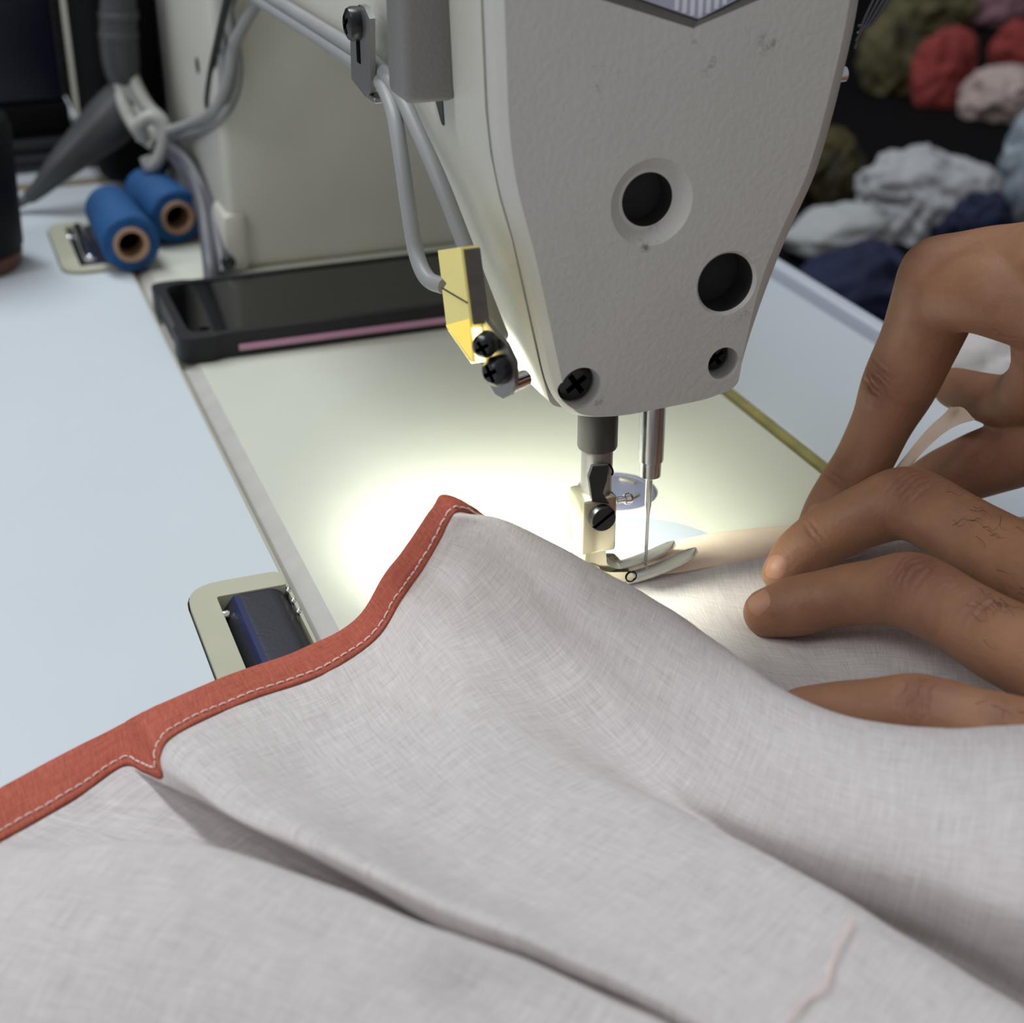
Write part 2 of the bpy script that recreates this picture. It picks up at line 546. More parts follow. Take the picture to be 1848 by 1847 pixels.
def grid_slab(xs, ys, hole, z0, z1, name):
    b = bmesh.new(); cache = {}
    def v(x, y, z):
        k = (x, y, z)
        if k not in cache: cache[k] = b.verts.new(k)
        return cache[k]
    nx, ny = len(xs) - 1, len(ys) - 1
    solid = lambda i, j: 0 <= i < nx and 0 <= j < ny and not hole((xs[i] + xs[i + 1]) / 2, (ys[j] + ys[j + 1]) / 2)
    for i in range(nx):
        for j in range(ny):
            if not solid(i, j): continue
            x0, x1, y0, y1 = xs[i], xs[i + 1], ys[j], ys[j + 1]
            b.faces.new((v(x0, y0, z1), v(x1, y0, z1), v(x1, y1, z1), v(x0, y1, z1)))
            b.faces.new((v(x0, y1, z0), v(x1, y1, z0), v(x1, y0, z0), v(x0, y0, z0)))
            for di, dj, e in ((-1, 0, ((x0, y1), (x0, y0))), (1, 0, ((x1, y0), (x1, y1))), (0, -1, ((x0, y0), (x1, y0))), (0, 1, ((x1, y1), (x0, y1)))):
                if not solid(i + di, j + dj):
                    (ax, ay), (bx, by) = e
                    b.faces.new((v(ax, ay, z0), v(bx, by, z0), v(bx, by, z1), v(ax, ay, z1)))
    return b


def is_hole(x, y):
    if -98.6 < x < 88.0 and -190 < y < 430: return True
    return False


tb = grid_slab([-640, -98.6, 88.0, 159], [-460, -190, 430, 900], is_hole, -28, 0, 'tabletop')
me = finish(tb, 'tabletop', smooth=False); me.materials.append(MATS['table_laminate'])
notch = lambda y0, y1: prism(rounded([(-90, y1), (-126.9, y1), (-126.9, y0), (-90, y0)], [0, 11.4, 11.4, 0], 6), 40, lambda u, v, w: Vector((u, v, -34 + w)))
me = boolean_cut(me, [(notch(-26.4, 37.4), 'table_edge_brown'), (notch(324.4, 402), 'table_edge_brown')])
link_mesh('tabletop', me, 'table_laminate', table)
pr = [(159, -28), (159, 0), (160, .2), (170.5, -1.6), (170.5, -28)]
obj('edge_band', prism(pr, 1360, lambda u, v, w: Vector((u, -460 + w, v))), 'trim_grey', table, smooth=False)['label'] = 'grey edge band'
pr = rounded([(170.6, -30), (170.6, -0.6), (178.8, -0.9), (178.8, -30)], [0, 1, 3, 1])
obj('edge_lip', prism(pr, 1360, lambda u, v, w: Vector((u, -460 + w, v))), 'trim_light', table)['label'] = 'pale rounded lip'
obj('joint_strip', box(-400, -62, 468, 476, -1, 1.6, .5), 'table_edge_brown', table)['label'] = 'brown joint strip across the tabletop'
for lx, ly in ((-600, -420), (130, -420), (-600, 860), (130, 860)):
    obj('leg', box(lx - 18, lx + 18, ly - 18, ly + 18, -750, -28, 2), 'steel_dark', table)

# ------------------------------------------------------------------ the sewing machine
mach = empty('sewing_machine', (-5, 120, 0), 'off-white industrial lockstitch sewing machine with screwed face plate and presser foot', 'sewing machine')
pr = [(-96.4, -26), (-96.4, -3.2), (-95.6, -2.4), (-90.6, -.05), (-90.2, 0), (81, 0), (81, -26)]
bed = obj('bed', prism(pr, 606, lambda u, v, w: Vector((u, -185 + w, v))), 'bed_paint', mach, angle=6)
pr = rounded([(81.4, -24), (81.4, -.3), (84.2, -1.2), (87.6, -.2), (87.6, -24)], [0, .8, .6, .8, 0], 4)
obj('gasket', prism(pr, 606, lambda u, v, w: Vector((u, -185 + w, v))), 'gasket_olive', mach)['label'] = 'olive rubber strip along the operator edge of the bed'
pr = [(-98.4, -24), (-98.4, -.5), (-97.5, -.5), (-97.5, -24)]
obj('gasket', prism(pr, 470, lambda u, v, w: Vector((u, -140 + w, v))), 'rubber_beige', mach)['label'] = 'thin beige rubber strip along the rear edge of the bed'

obj('bed_bevel', prism([(-96.6, -3.4), (-95.6, -2.25), (-90.5, .06), (-90.5, -.6), (-95.4, -3.2)], 604, lambda u, v, w: Vector((u, -184 + w, v))), 'bed_edge', mach, smooth=False)['label'] = 'greyer bevel along the rear edge of the bed'
# head and arm: cross-sections along the arm
def interp(tab, z):
    zs = [t[0] for t in tab]; xs = [t[1] for t in tab]
    return float(np.interp(z, zs, xs))


XLT = [(55, -32.5), (61, -33.7), (70, -36.5), (109, -45.1), (123, -49.3), (137, -51.3), (165, -52.3), (235, -52.6)]
XRT = [(58, 14.5), (63, 15), (80, 19), (103, 27), (118, 34), (132, 37.3), (152.7, 41), (165, 42), (235, 43)]
ZB = [(-10.8, 61.5), (0, 61), (12, 61), (18, 67), (26, 80), (39, 97), (55, 112), (75, 123), (100, 125), (200, 126), (312, 127)]


def head_ring(y, zb):
    zt = 236; N = 16; pts = []
    for k in range(N + 1):
        z = zt + (zb + 4 - zt) * k / N
        pts.append((interp(XLT, z), z))
    xl, xr = interp(XLT, zb), interp(XRT, zb) - 1
    for a in (.25, .5, .75): pts.append((interp(XLT, zb + 4 * (1 - a)) + 4 * a * a, zb + 4 * (1 - a) ** 2))
    pts.append((xl + 4.5, zb)); pts.append(((xl + xr) / 2, zb)); pts.append((xr - 4.5, zb))
    for a in (.75, .5, .25): pts.append((interp(XRT, zb + 4 * (1 - a)) - 1 - 4 * a * a, zb + 4 * (1 - a) ** 2))
    for k in range(N + 1):
        z = zb + 4 + (zt - zb - 4) * k / N
        pts.append((interp(XRT, z) - 1, z))
    return [Vector((x, y, z)) for x, z in pts]


ys = np.concatenate([np.linspace(-10.8, 75, 26), [100, 150, 200, 260, 312]])
rings = [head_ring(float(y), interp(ZB, float(y))) for y in ys]
b = bmesh.new(); RV = [[b.verts.new(p) for p in r] for r in rings]; n = len(RV[0])
for i in range(len(RV) - 1):
    for k in range(n): b.faces.new((RV[i][k], RV[i][(k + 1) % n], RV[i + 1][(k + 1) % n], RV[i + 1][k]))
b.faces.new(RV[0][::-1]); b.faces.new(RV[-1])
me = finish(b, 'arm'); me.materials.append(MATS['machine_paint'])
HOLE1 = (-13.0, 117.0); HOLE2 = (8.7, 93.9); SCR1 = (-30.6, 71.2); SCR2 = (9.2, 72.2)
me = boolean_cut(me, [(box(-30, 24, -14, 17, 85, 150), 'void_black')])
link_mesh('arm', me, 'machine_paint', mach)

# face plate: outline lofted forward with a soft front edge, holes cut through it
FP = [(-52.6, 236), (-52.3, 165), (-51.3, 137), (-49.3, 123), (-45.1, 109), (-36.6, 70.5), (-33.4, 63.5), (-27.5, 61.4), (-19.5, 60.2), (5.2, 61.2), (15.2, 63.6), (19, 80), (27, 103), (34, 118), (37.3, 132), (41, 152.7), (42, 165), (43, 236)]
FPR = [0, 0, 8, 9, 8, 5, 5, 5, 6, 4, 3.5, 10, 9, 6, 6, 8, 0, 0]
fp = rounded(FP, FPR, 5)


def inset(pts, fn):
    out = []; m = len(pts)
    for i in range(m):
        a, p, c = Vector(pts[i - 1]), Vector(pts[i]), Vector(pts[(i + 1) % m])
        t = ((c - p).normalized() + (p - a).normalized())
        t = t.normalized() if t.length > 1e-6 else Vector((1, 0))
        nrm = Vector((-t.y, t.x))                     # outline runs anticlockwise seen from the front
        out.append(tuple(p + nrm * fn(p.x, p.y, nrm)))
    return out


wd = lambda k: (lambda x, z, nr: k * ((1.8 + 3.2 * min(1, max(0, (z - 66) / 26))) if nr.x < -.3 else 1.6) if z < 230 else 0.0)
R0 = fp; R1 = inset(fp, wd(.0)); R2 = inset(fp, wd(.1)); R3 = inset(fp, wd(.86)); R4 = inset(fp, wd(1.0))
b = bmesh.new()
levels = [(-12.7, R0), (-17.8, R1), (-18.7, R2), (-21.45, R3), (-22.0, R4)]
RV = [[b.verts.new(Vector((x, y, z))) for x, z in ring] for y, ring in levels]; n = len(RV[0])
for i in range(len(RV) - 1):
    for k in range(n): b.faces.new((RV[i][k], RV[i][(k + 1) % n], RV[i + 1][(k + 1) % n], RV[i + 1][k]))
b.faces.new(RV[0][::-1]); b.faces.new(RV[-1])
me = finish(b, 'face_plate', angle=28); me.materials.append(MATS['machine_paint_face'])
cuts = [
    (lathe((HOLE1[0], -22.6, HOLE1[1]), (0, 1, 0), [(0, 11.6), (.55, 10.9), (1.3, 10.2), (3.4, 7.6), (3.6, 3)], 48), 'machine_paint_face'),
    (cyl((HOLE1[0], -24, HOLE1[1]), (HOLE1[0], -10, HOLE1[1]), 6.7, 40), 'seal_dark'),
    (cyl((HOLE2[0], -24, HOLE2[1]), (HOLE2[0], -10, HOLE2[1]), 7.7, 40), 'seal_dark'),
    (lathe((HOLE2[0], -22.5, HOLE2[1]), (0, 1, 0), [(0, 8.9), (1.6, 7.5)], 40), 'machine_paint_face'),
    (lathe((SCR1[0], -24, SCR1[1]), (0, 1, 0), [(0, 6.1), (2, 5.6), (5.5, 5.2), (9, 5.2)], 36), 'machine_paint_face'),
    (cyl((SCR2[0], -24, SCR2[1]), (SCR2[0], -15, SCR2[1]), 4.4, 36), 'machine_paint_face'),
]
def vee(pa, pb, pc, y):
    q = [aty(*pa, y), aty(*pb, y), aty(*pc, y)]
    q = [(p.x, p.z) for p in q]
    ext = lambda p, k: (q[1][0] + (p[0] - q[1][0]) * k, q[1][1] + (p[1] - q[1][1]) * k)
    e2, e0 = ext(q[2], 2.6), ext(q[0], 2.2)
    return [q[1], e2, (e2[0], 228), (e0[0], 228), e0]


VO = vee((1084, 0), (1250, 52), (1372, 0), -22.0)
VI = vee((1158, 0), (1260, 36), (1330, 0), -19.0)
tb2 = bmesh.new()
lo_ = [tb2.verts.new(Vector((VO[k][0], -22.2, VO[k][1]))) for k in range(5)]; hi_ = [tb2.verts.new(Vector((VI[k][0], -18.8, VI[k][1]))) for k in range(5)]
tb2.faces.new(lo_[::-1]); tb2.faces.new(hi_)
for k in range(5): tb2.faces.new((lo_[k], lo_[(k + 1) % 5], hi_[(k + 1) % 5], hi_[k]))
cuts.append((tb2, 'badge_rim'))
me = boolean_cut(me, cuts)
face = link_mesh('face_plate', me, 'machine_paint_face', mach)
vin = [(p[0], p[1] + .15) for p in VI]
badge = obj('badge', prism(vin, .5, lambda u, v, w: Vector((u, -19.3 + w, v))), 'badge', face)
badge['label'] = 'lavender badge with white stripes'
st = bmesh.new()
for k in range(7):
    x0 = aty(1218 + 14.4 * k, 0, -19.3).x
    zl = max(interp([(vin[4][0], vin[4][1]), (vin[0][0], vin[0][1]), (vin[1][0], vin[1][1])], x0 + d_) for d_ in (0, 1.05)) + .15
    box(x0, x0 + 1.05, -19.38, -19.2, zl, 222, bm=st)
obj('badge_stripes', st, 'badge_white', face, smooth=False)
obj('seam_gasket', prism(inset(fp, lambda x, z, nr: 1.1 if z > 95 else max(.05, .05 + (z - 72) * .045)), 1.6, lambda u, v, w: Vector((u, -12.5 + w, v))), 'seal_dark', mach)['label'] = 'dark gasket in the seam behind the face plate'
cross_screw('face_screw', (SCR1[0], -15.5, SCR1[1]), (0, -1, 0), 4.9, 3.4, 'screw_black', mach)['label'] = 'black cross-head screw, lower left of the face plate'
cross_screw('face_screw', (SCR2[0], -15.2, SCR2[1]), (0, -1, 0), 3.9, 2.4, 'screw_black', mach)['label'] = 'black cross-head screw, lower right of the face plate'
smudge(MATS['machine_paint_face'], [(aty(1180, 410, -22), 10, .42), (aty(1165, 440, -22), 6, .4), (aty(1385, 80, -22), 8, .40), (aty(1255, 78, -22), 6, .3),
                                    (aty(1340, 560, -22), 9, .36), (aty(1020, 715, -22), 6, .38), (aty(1082, 722, -22), 6, .36), (aty(1090, 140, -22), 12, .30), (aty(1280, 130, -22), 14, .28), (aty(1000, 650, -16), 5, .3)], (58, 52, 46))
smudge(MATS['machine_paint'], [(atx(905, 640, -42), 10, .34), (atx(960, 690, -37), 14, .30), (atx(760, 160, -51), 16, .32)], (70, 66, 58))

# reversing-solenoid cover on the rear of the head
bx = box(-63.8, -50.0, 12, 27.5, 136.8, 238, 2.4, 3)
obj('switch_housing', bx, 'block_grey', mach)['label'] = 'grey textured metal housing on the rear of the head'
p0 = atx(793, 183, -50.8); p1 = atx(801, 226, -50.0)
obj('oil_slot', prism(rounded([(p0.y - 4, p0.z + 3), (p0.y + 4, p0.z + 3), (p1.y + 1, p1.z), (p1.y - 1, p1.z)], [0, 0, 1, 1]), 3, lambda u, v, w: Vector((interp(XLT, v) - .25 + w, u, v))), 'steel_dark', mach)

# pillar
obj('pillar', box(-57, 50, 306, 470, 0, 238, 4, 3), 'machine_paint', mach)
seam = [atx(x, y, -57.1) for x, y in ((412, -10), (396, 60), (382, 125), (375, 180), (379, 204))]
obj('cover_seam', tube(seam, 1.6, 8, 6), 'seal_dark', mach)['label'] = 'dark curved seam on the side of the pillar'
hp = atx(357, 118, -57)
obj('screw_hole', cyl(hp + Vector((-.35, 0, 0)), hp + Vector((1, 0, 0)), 3.4, 24), 'void_black', mach)
hp = atx(372, 335, -57)
obj('screw_hole', cyl(hp + Vector((-.35, 0, 0)), hp + Vector((1, 0, 0)), 3.4, 24), 'void_black', mach)
obj('pillar_base', box(-59.5, -49, 303, 330, 0, 26, 3, 2), 'machine_paint', mach)
mx0 = aty(147, 150, 480).x; mz = aty(210, 330, 480).z
obj('motor_cover', box(mx0, -57.6, 442, 520, max(mz, 4), 240, 10, 3), 'box_black', mach)['label'] = 'black motor cover behind the pillar'

# needle plate, slide disc, bobbin-winder disc
pl = [( -1 + 30.6 * math.cos(t), 3.5 + 30.6 * math.sin(t)) for t in np.linspace(-.25, math.pi + .25, 60)]
plate = obj('needle_plate', prism(pl, 1.3, lambda u, v, w: Vector((u, v, -.7 + w)), .2, 1), 'steel_plate', mach)
sl = bmesh.new()
for k in range(3): box(-8, 8, -3.6 + 2.9 * k, -2.2 + 2.9 * k, .55, .72, bm=sl)
obj('feed_slot', sl, 'void_black', plate, smooth=False)
dc = Vector((13.5, 50.5, 0))
disc = obj('bed_disc', lathe(dc + Vector((0, 0, -.5)), (0, 0, 1), [(0, 12.8), (1.0, 12.8), (1.4, 12.2), (1.5, 11), (1.2, 10.6), (1.2, .1)], 48), 'bobbin_steel', mach)
disc['label'] = 'round steel cover set in the bed behind the needle'
for a0 in (.2, 2.4, 4.6):
    arc = [dc + Vector((7.5 * math.cos(a0 + t), 7.5 * math.sin(a0 + t), .9)) for t in np.linspace(0, .8, 6)]
    obj('finger_slot', tube(arc, .8, 8, 3), 'foot_steel', disc)

# presser bar, block, foot
PX, PY = -16.2, -.6
obj('bar_bushing', cyl((PX, PY, 43.2), (PX, PY, 80), 5.5, 32, .7), 'bushing_black', mach)['label'] = 'black bushing of the presser bar'
pb = cyl((PX, PY, 14), (PX, PY, 60), 4.35, 32, .3)
obj('presser_bar', pb, 'steel_dull', mach)
xl = aty(1052, 940, -6).x; xr = aty(1113.5, 940, -6).x; zt = aty(1085, 900, -6).z; zb = aty(1085, 998, -6).z
foot = obj('presser_foot', box(xl, xr, -6, 4.5, zb, zt, .9, 2), 'foot_steel', mach)
clip = [(1069, 906), (1063, 862), (1070, 842), (1098, 840), (1095, 868), (1088, 890), (1100, 910)]
obj('guide_clip', prism([(aty(x, y, -6.6).x, aty(x, y, -6.6).z) for x, y in clip], 1.3, lambda u, v, w: Vector((u, -6.6 + w, v)), .25, 1), 'steel_dark', foot)['label'] = 'dark clip above the foot screw'
sp = aty(1084.5, 932, -6)
cross_screw('foot_screw', (sp.x, -6, sp.z), (0, -1, 0), 3.75, 2.2, 'screw_black', foot, dome=False, slot=True)['label'] = 'black slotted screw'
pin = bmesh.new()
q = aty(1113, 904, -2); cyl(q, q + Vector((3.4, 0, .0)), 1.0, 16, .2, pin); lathe(q + Vector((2.2, 0, 0)), (1, 0, 0), [(0, .8), (.3, 1.5), (1.6, 1.7), (2.4, 1.2), (2.7, .2)], 18, pin)
obj('thread_pin', pin, 'chrome', foot)
# knuckle and sole
kn = bmesh.new()
yk0, yk1 = -6.2, 4.8
kx, kz = xl + 6.6, 5.6
prf = rounded([(xl + 1.8, zb + .6), (xr - 2.4, zb + .6), (xr - 2.0, 7.6), (kx + 8.2, 4.4), (kx + 7.4, 2.0), (xl + 3.0, 2.0), (xl + 1.2, 5.4)], [.5, .5, 1.5, 1.5, 1, 1, 1.5], 4)
prism(prf, 7.6, lambda u, v, w: Vector((u, -4.4 + w, v)), .3, 1, kn)
obj('foot_knuckle', kn, 'foot_steel', foot)
obj('foot_pivot', cyl((xl + 3.4, -5.2, 6.4), (xl + 3.4, 4.6, 6.4), 2.9, 24, .4), 'toe_steel', foot)
ears = bmesh.new()
for y0 in (-6.4, 3.4):
    e = rounded([(xl - 1.5, 2.0), (xl - 2.2, 6.2), (xl + 2.6, 8.8), (xl + 8, 6.6), (kx + 9.2, 5.2), (kx + 9.8, 2.0)], [1, 2, 2, 2, 2, 1], 4)
    prism(e, 1.9, lambda u, v, w: Vector((u, y0 + w, v)), .35, 2, ears)
sole = obj('foot_sole', ears, 'foot_steel', foot)
ro = aty(1139, 1041, -6.5)
rv = lathe(ro + Vector((0, .1, 0)), (0, -1, 0), [(0, 1.75), (.28, 1.75), (.28, 1.4), (.1, 1.4)], 32, caps=False)
obj('rivet', rv, 'void_black', sole)['label'] = 'dark ring round the rivet'


def toe(y0, y1, xs, xe, ze, thick=1.9):
    b = bmesh.new(); N = 22; M = 16; rings = []
    for i in range(N):
        t = i / (N - 1); x = xs + (xe - xs) * t
        z = 2.0 + (ze - 2.0) * max(0, (t - .42) / .58) ** 1.9
        dz = (ze - 2.0) * 1.9 * max(0, (t - .42) / .58) ** .9 / .58 / (xe - xs)
        w = (y1 - y0) / 2 * (1 if t < .8 else math.sqrt(max(.02, 1 - ((t - .8) / .2) ** 2.6)))
        yc = (y0 + y1) / 2; nn = Vector((-dz, 0, 1)).normalized()
        rings.append([b.verts.new(Vector((x, yc, z)) + Vector((0, 1, 0)) * w * abs(math.cos(a)) ** .55 * (1 if math.cos(a) > 0 else -1) + nn * (thick / 2) * abs(math.sin(a)) ** .6 * (1 if math.sin(a) > 0 else -1)) for a in [2 * math.pi * k / M for k in range(M)]])
    for i in range(N - 1):
        for k in range(M): b.faces.new((rings[i][k], rings[i][(k + 1) % M], rings[i + 1][(k + 1) % M], rings[i + 1][k]))
    b.faces.new(rings[0][::-1]); b.faces.new(rings[-1]); return b


obj('toe', toe(-6.6, -1.4, xl - .5, 14.4, 7.0), 'toe_steel', foot, angle=60)['label'] = 'toe nearer the camera'
obj('toe', toe(1.0, 5.4, xl - .5, 11.0, 6.2), 'toe_steel', foot, angle=60)['label'] = 'toe farther from the camera'

obj('lint', tube([aty(x, y, PY - 4.5) for x, y in ((1099, 838), (1104, 845), (1106, 852), (1104, 858))], .28, 6, 4), 'void_black', mach)['label'] = 'dark wisp of lint on the presser bar'
# needle bar and needle
obj('needle_bar', lathe((0.4, 0, 31), (0, 0, 1), [(0, 2.2), (.6, 3.0), (5, 3.0), (5.4, 3.55), (50, 3.55)], 32), 'steel', mach)
ndl = lathe((0.2, 0, .6), (0, 0, 1), [(0, .1), (2.2, .42), (5, .5), (18, .55), (20, .7), (21.5, 1.0), (36, 1.0)], 20)
obj('needle', ndl, 'steel', mach)

# ------------------------------------------------------------------ clip, lamp, cables on the rear of the head
poly = [(648, 8), (657, 12), (667, 34), (668, 168), (659, 175), (634, 142), (632, 70), (637, 20)]
pw = [atx(x, y, -58.4) for x, y in poly]
br = prism([(p.y, p.z) for p in pw], 1.6, lambda u, v, w: Vector((-58.4 + w, u, v)), .35, 2)
zb_ = min(p.z for p in pw); yb = min(p.y for p in pw)
box(-58.0, -50.6, yb + .2, yb + 8, zb_ - .3, zb_ + 1.2, .3, 1, br)
clipo = obj('cable_clip', br, 'steel_dull', mach)
sp = atx(646, 42, -58.4)
cross_screw('clip_screw', (-58.4, sp.y, sp.z), (-1, 0, 0), 4.6, 3.6, 'screw_black', clipo)['label'] = 'black cross-head screw'
so = atx(646, 80, -58.5)
obj('clip_slot', box(-58.6, -58.2, so.y - 1.6, so.y + 1.6, so.z - 5, so.z + 4), 'void_black', clipo, smooth=False)

arm_run = [atx(x, y, -54.6) for x, y in ((400, -48), (470, 2), (560, 60), (640, 112))]
A = arm_run + [atx(678, 134, -55), atx(706, 190, -57), atx(722, 270, -58.5), atx(738, 380, -59), atx(752, 460, -59), atx(772, 503, -58.5), atx(803, 517, -56.5)]
obj('lamp_cable', tube(A, 2.15, 14, 8), 'cable_grey', mach)['label'] = 'grey cable curving down into the yellow lamp'
up = Vector((.6, 0, 3.4))
B = [p + up for p in arm_run] + [atx(690, 128, -54.5), atx(722, 172, -54.4), atx(752, 236, -54), atx(795, 330, -52.2), atx(838, 440, -49.6), atx(868, 518, -47.8), atx(897, 592, -46.2), atx(903, 605, -44.5)]
obj('lamp_cable', tube(B, 2.1, 14, 8), 'cable_grey', mach)['label'] = 'grey cable running down along the edge of the head'

LX = -59.0
lampP = [atx(x, y, LX) for x, y in ((790, 452), (831, 446), (858, 655), (848, 652), (806, 592), (798, 524), (806, 512), (796, 500))]
lp = [(p.y, p.z) for p in lampP]
lamp = obj('led_lamp', prism(lp, 4.6, lambda u, v, w: Vector((LX + w, u, v)), .3, 2), 'lamp_yellow', mach)
lamp['label'] = 'small yellowed LED lamp block on the rear of the head'
y_t, z_t = lp[1]; y_b, z_b = lp[2]
pt = lambda t: (y_t + (y_b - y_t) * t, z_t + (z_b - z_t) * t)
cov = [(pt(.02)[0] - .1, pt(.02)[1]), (pt(.66)[0] - .1, pt(.66)[1]), (pt(.66)[0] - .9, pt(.66)[1]), (pt(.02)[0] - .9, pt(.02)[1])]
obj('lamp_cover', prism(cov, 4.0, lambda u, v, w: Vector((LX + .6 + w, u, v)), .2, 1), 'lamp_side', lamp)['label'] = 'dark grimy back cover of the lamp'
gl = [(pt(.70)[0] - .05, pt(.70)[1]), (pt(.99)[0] - .05, pt(.99)[1]), (pt(.99)[0] - .8, pt(.99)[1]), (pt(.70)[0] - .8, pt(.70)[1])]
df = prism(gl, 2.1, lambda u, v, w: Vector((LX + .2 + w, u, v)), .15, 1)
g2 = [(lp[3][0], lp[3][1] - .05), (lp[4][0], lp[4][1] - .05), (lp[4][0], lp[4][1] - .7), (lp[3][0], lp[3][1] - .7)]
prism(g2, 3.8, lambda u, v, w: Vector((LX + .4 + w, u, v)), .1, 1, df)
obj('diffuser', df, 'lamp_glow', lamp)['label'] = 'glowing white diffuser'
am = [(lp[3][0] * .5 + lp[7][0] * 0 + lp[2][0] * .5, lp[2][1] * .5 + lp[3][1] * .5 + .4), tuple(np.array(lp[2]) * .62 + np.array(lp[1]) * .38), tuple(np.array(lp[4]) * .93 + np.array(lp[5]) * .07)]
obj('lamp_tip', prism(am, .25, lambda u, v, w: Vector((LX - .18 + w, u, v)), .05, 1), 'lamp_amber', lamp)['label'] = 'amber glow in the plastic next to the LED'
jl = (np.array(lp[0]) * .52 + np.array(lp[4]) * .48, np.array(lp[1]) * .52 + np.array(lp[2]) * .48)
obj('joint_line', tube([Vector((LX - .05, jl[0][0], jl[0][1])), Vector((LX - .05, jl[1][0], jl[1][1]))], .22, 6, 2), 'seal_dark', lamp)

bn = Vector((-.86, -.5, .05)).normalized(); bo = atx(885, 650, -55.0)


def atp(px, py, o, nrm):
    d = ray(px, py); return CAM_C + d * ((o - CAM_C).dot(nrm) / d.dot(nrm))


ba, bb, _ = frame(bn)
bpts = [(842, 556), (858, 555), (884, 590), (912, 622), (928, 655), (929, 695), (920, 714), (908, 720), (894, 712), (882, 692), (880, 668), (866, 655), (852, 600)]
b2 = [((atp(x, y, bo, bn) - bo).dot(ba), (atp(x, y, bo, bn) - bo).dot(bb)) for x, y in bpts]
brk = obj('lamp_bracket', prism(b2, 1.5, lambda u, v, w: bo + ba * u + bb * v - bn * w, .3, 2), 'steel_dull', mach)
brk['label'] = 'bent steel strip carrying the lamp'
for (x, y, r) in ((900, 667, 3.6),):
    cross_screw('bracket_screw', atp(x + 4, y, bo, bn), bn, r, 4.2, 'screw_black', brk)['label'] = 'black cross-head screw'
q0 = aty(880, 618, -23.4)
cross_screw('lamp_screw', q0, Vector((-.6, -.8, .05)), 3.0, 4.8, 'screw_black', lamp)['label'] = 'black cross-head screw on the lamp'
q0 = atp(905, 700, bo, bn)
obj('standoff', cyl(q0 - bn * 1.4, q0 - bn * 9, 2.2, 18), 'chrome', brk)

ld = bpy.data.lights.new('led_light', 'SPOT'); ld.energy = LED_W; ld.color = (.96, 1.0, .86); ld.spot_size = math.radians(104); ld.spot_blend = 1.0; ld.shadow_soft_size = .009
lo = bpy.data.objects.new('led_light', ld); COL.objects.link(lo)
lsrc = Vector((-58.5, 5.0, 75.0)); lo.location = lsrc * S
lo.rotation_euler = (Vector((-16, 30, 0)) - lsrc).to_track_quat('-Z', 'Y').to_euler()

# small screw and thread ends at the operator side of the head
q = aty(1538, 132, -15)
obj('side_screw', lathe(Vector((39.0, q.y, q.z)), (1, 0, 0), [(0, 1.9), (2.6, 1.9), (3.2, 1.3)], 20), 'steel', mach)
for k in range(4):
    pth = [aty(1543 + 2 * k, 88 - 14 * k, 10), aty(1556 + 5 * k, 44, 10), aty(1576 + 9 * k, 0, 10), aty(1590 + 13 * k, -30, 10)]
    obj('thread_guide', tube(pth, .38, 8, 6), 'cable_dark', mach)

# ------------------------------------------------------------------ hinges let into the rear edge of the table
def make_hinge(y0, y1, block_y0, block_y1, label):
    h = empty('table_hinge', (-112, (y0 + y1) / 2, 0), label, 'hinge', 'hinges at the rear of the machine bed')
    # rubber seat: frame open towards the bed
    xo, xi = -126.4, -118.6
    out = [(-98.8, y1 - .5), (xo, y1 - .5), (xo, y0 + .5), (-98.8, y0 + .5), (-98.8, y0 + 8), (xi, y0 + 8), (xi, y1 - 9), (-98.8, y1 - 9)]
    pr = rounded(out, [3, 11, 11, 3, 1, 1, 1, 1], 6)
    obj('rubber_seat', prism(pr, 16, lambda u, v, w: Vector((u, v, -14.6 + w)), 1.1, 2), 'rubber_beige', h)
    obj('seat_floor', box(xo + 1, -98.8, y0 + 1, y1 - 1, -24, -14.7), 'void_black', h, smooth=False)
    prof = rounded([(-117.2, -13), (-117.2, -3.5), (-113.8, .9), (-101.5, .9), (-98.9, -2.5), (-98.9, -13)], [0, 1.5, 2.5, 2.5, 1.5, 0], 4)
    bl = obj('hinge_block', prism(prof, block_y1 - block_y0, lambda u, v, w: Vector((u, block_y0 + w, v)), .5, 1), 'hinge_steel', h)
    pr2 = [(-114.9, -.35), (-113.9, 1.0), (-112.3, 1.06), (-112.3, .7), (-113.7, .5), (-114.6, -.6)]
    obj('edge_stripe', prism(pr2, block_y1 - block_y0 - 2, lambda u, v, w: Vector((u, block_y0 + 1 + w, v))), 'hinge_blue', bl)
    obj('pin', cyl((-118.4, block_y1 - 5, -2.4), (-116, block_y1 - 5, -2.4), 1.5, 16, .5), 'chrome', h)
    for k in range(3):
        obj('pin', lathe((-98.3, block_y1 - 1 - 6.2 * k, -1.2), (0, 0, 1), [(0, 1.0), (.8, 1.0), (1.5, .5), (1.7, .1)], 12), 'chrome', h)
    return h


make_hinge(-26.0, 37, -20, 28.5, 'beige rubber hinge seat with dark steel block, beside the rust binding')
h2 = make_hinge(324.8, 401.6, 333, 392, 'beige rubber hinge seat far back, next to the blue thread spools')
rod = obj('hinge_barrel', cyl((-113.2, 337, 1.6), (-113.2, 388, 1.6), 3.0, 20, 1), 'chrome', h2)
obj('pin', lathe((-104.5, 384, 0.8), (0, 0, 1), [(0, 3.4), (1.5, 3.2), (2.6, 1.6)], 18), 'chrome', h2)

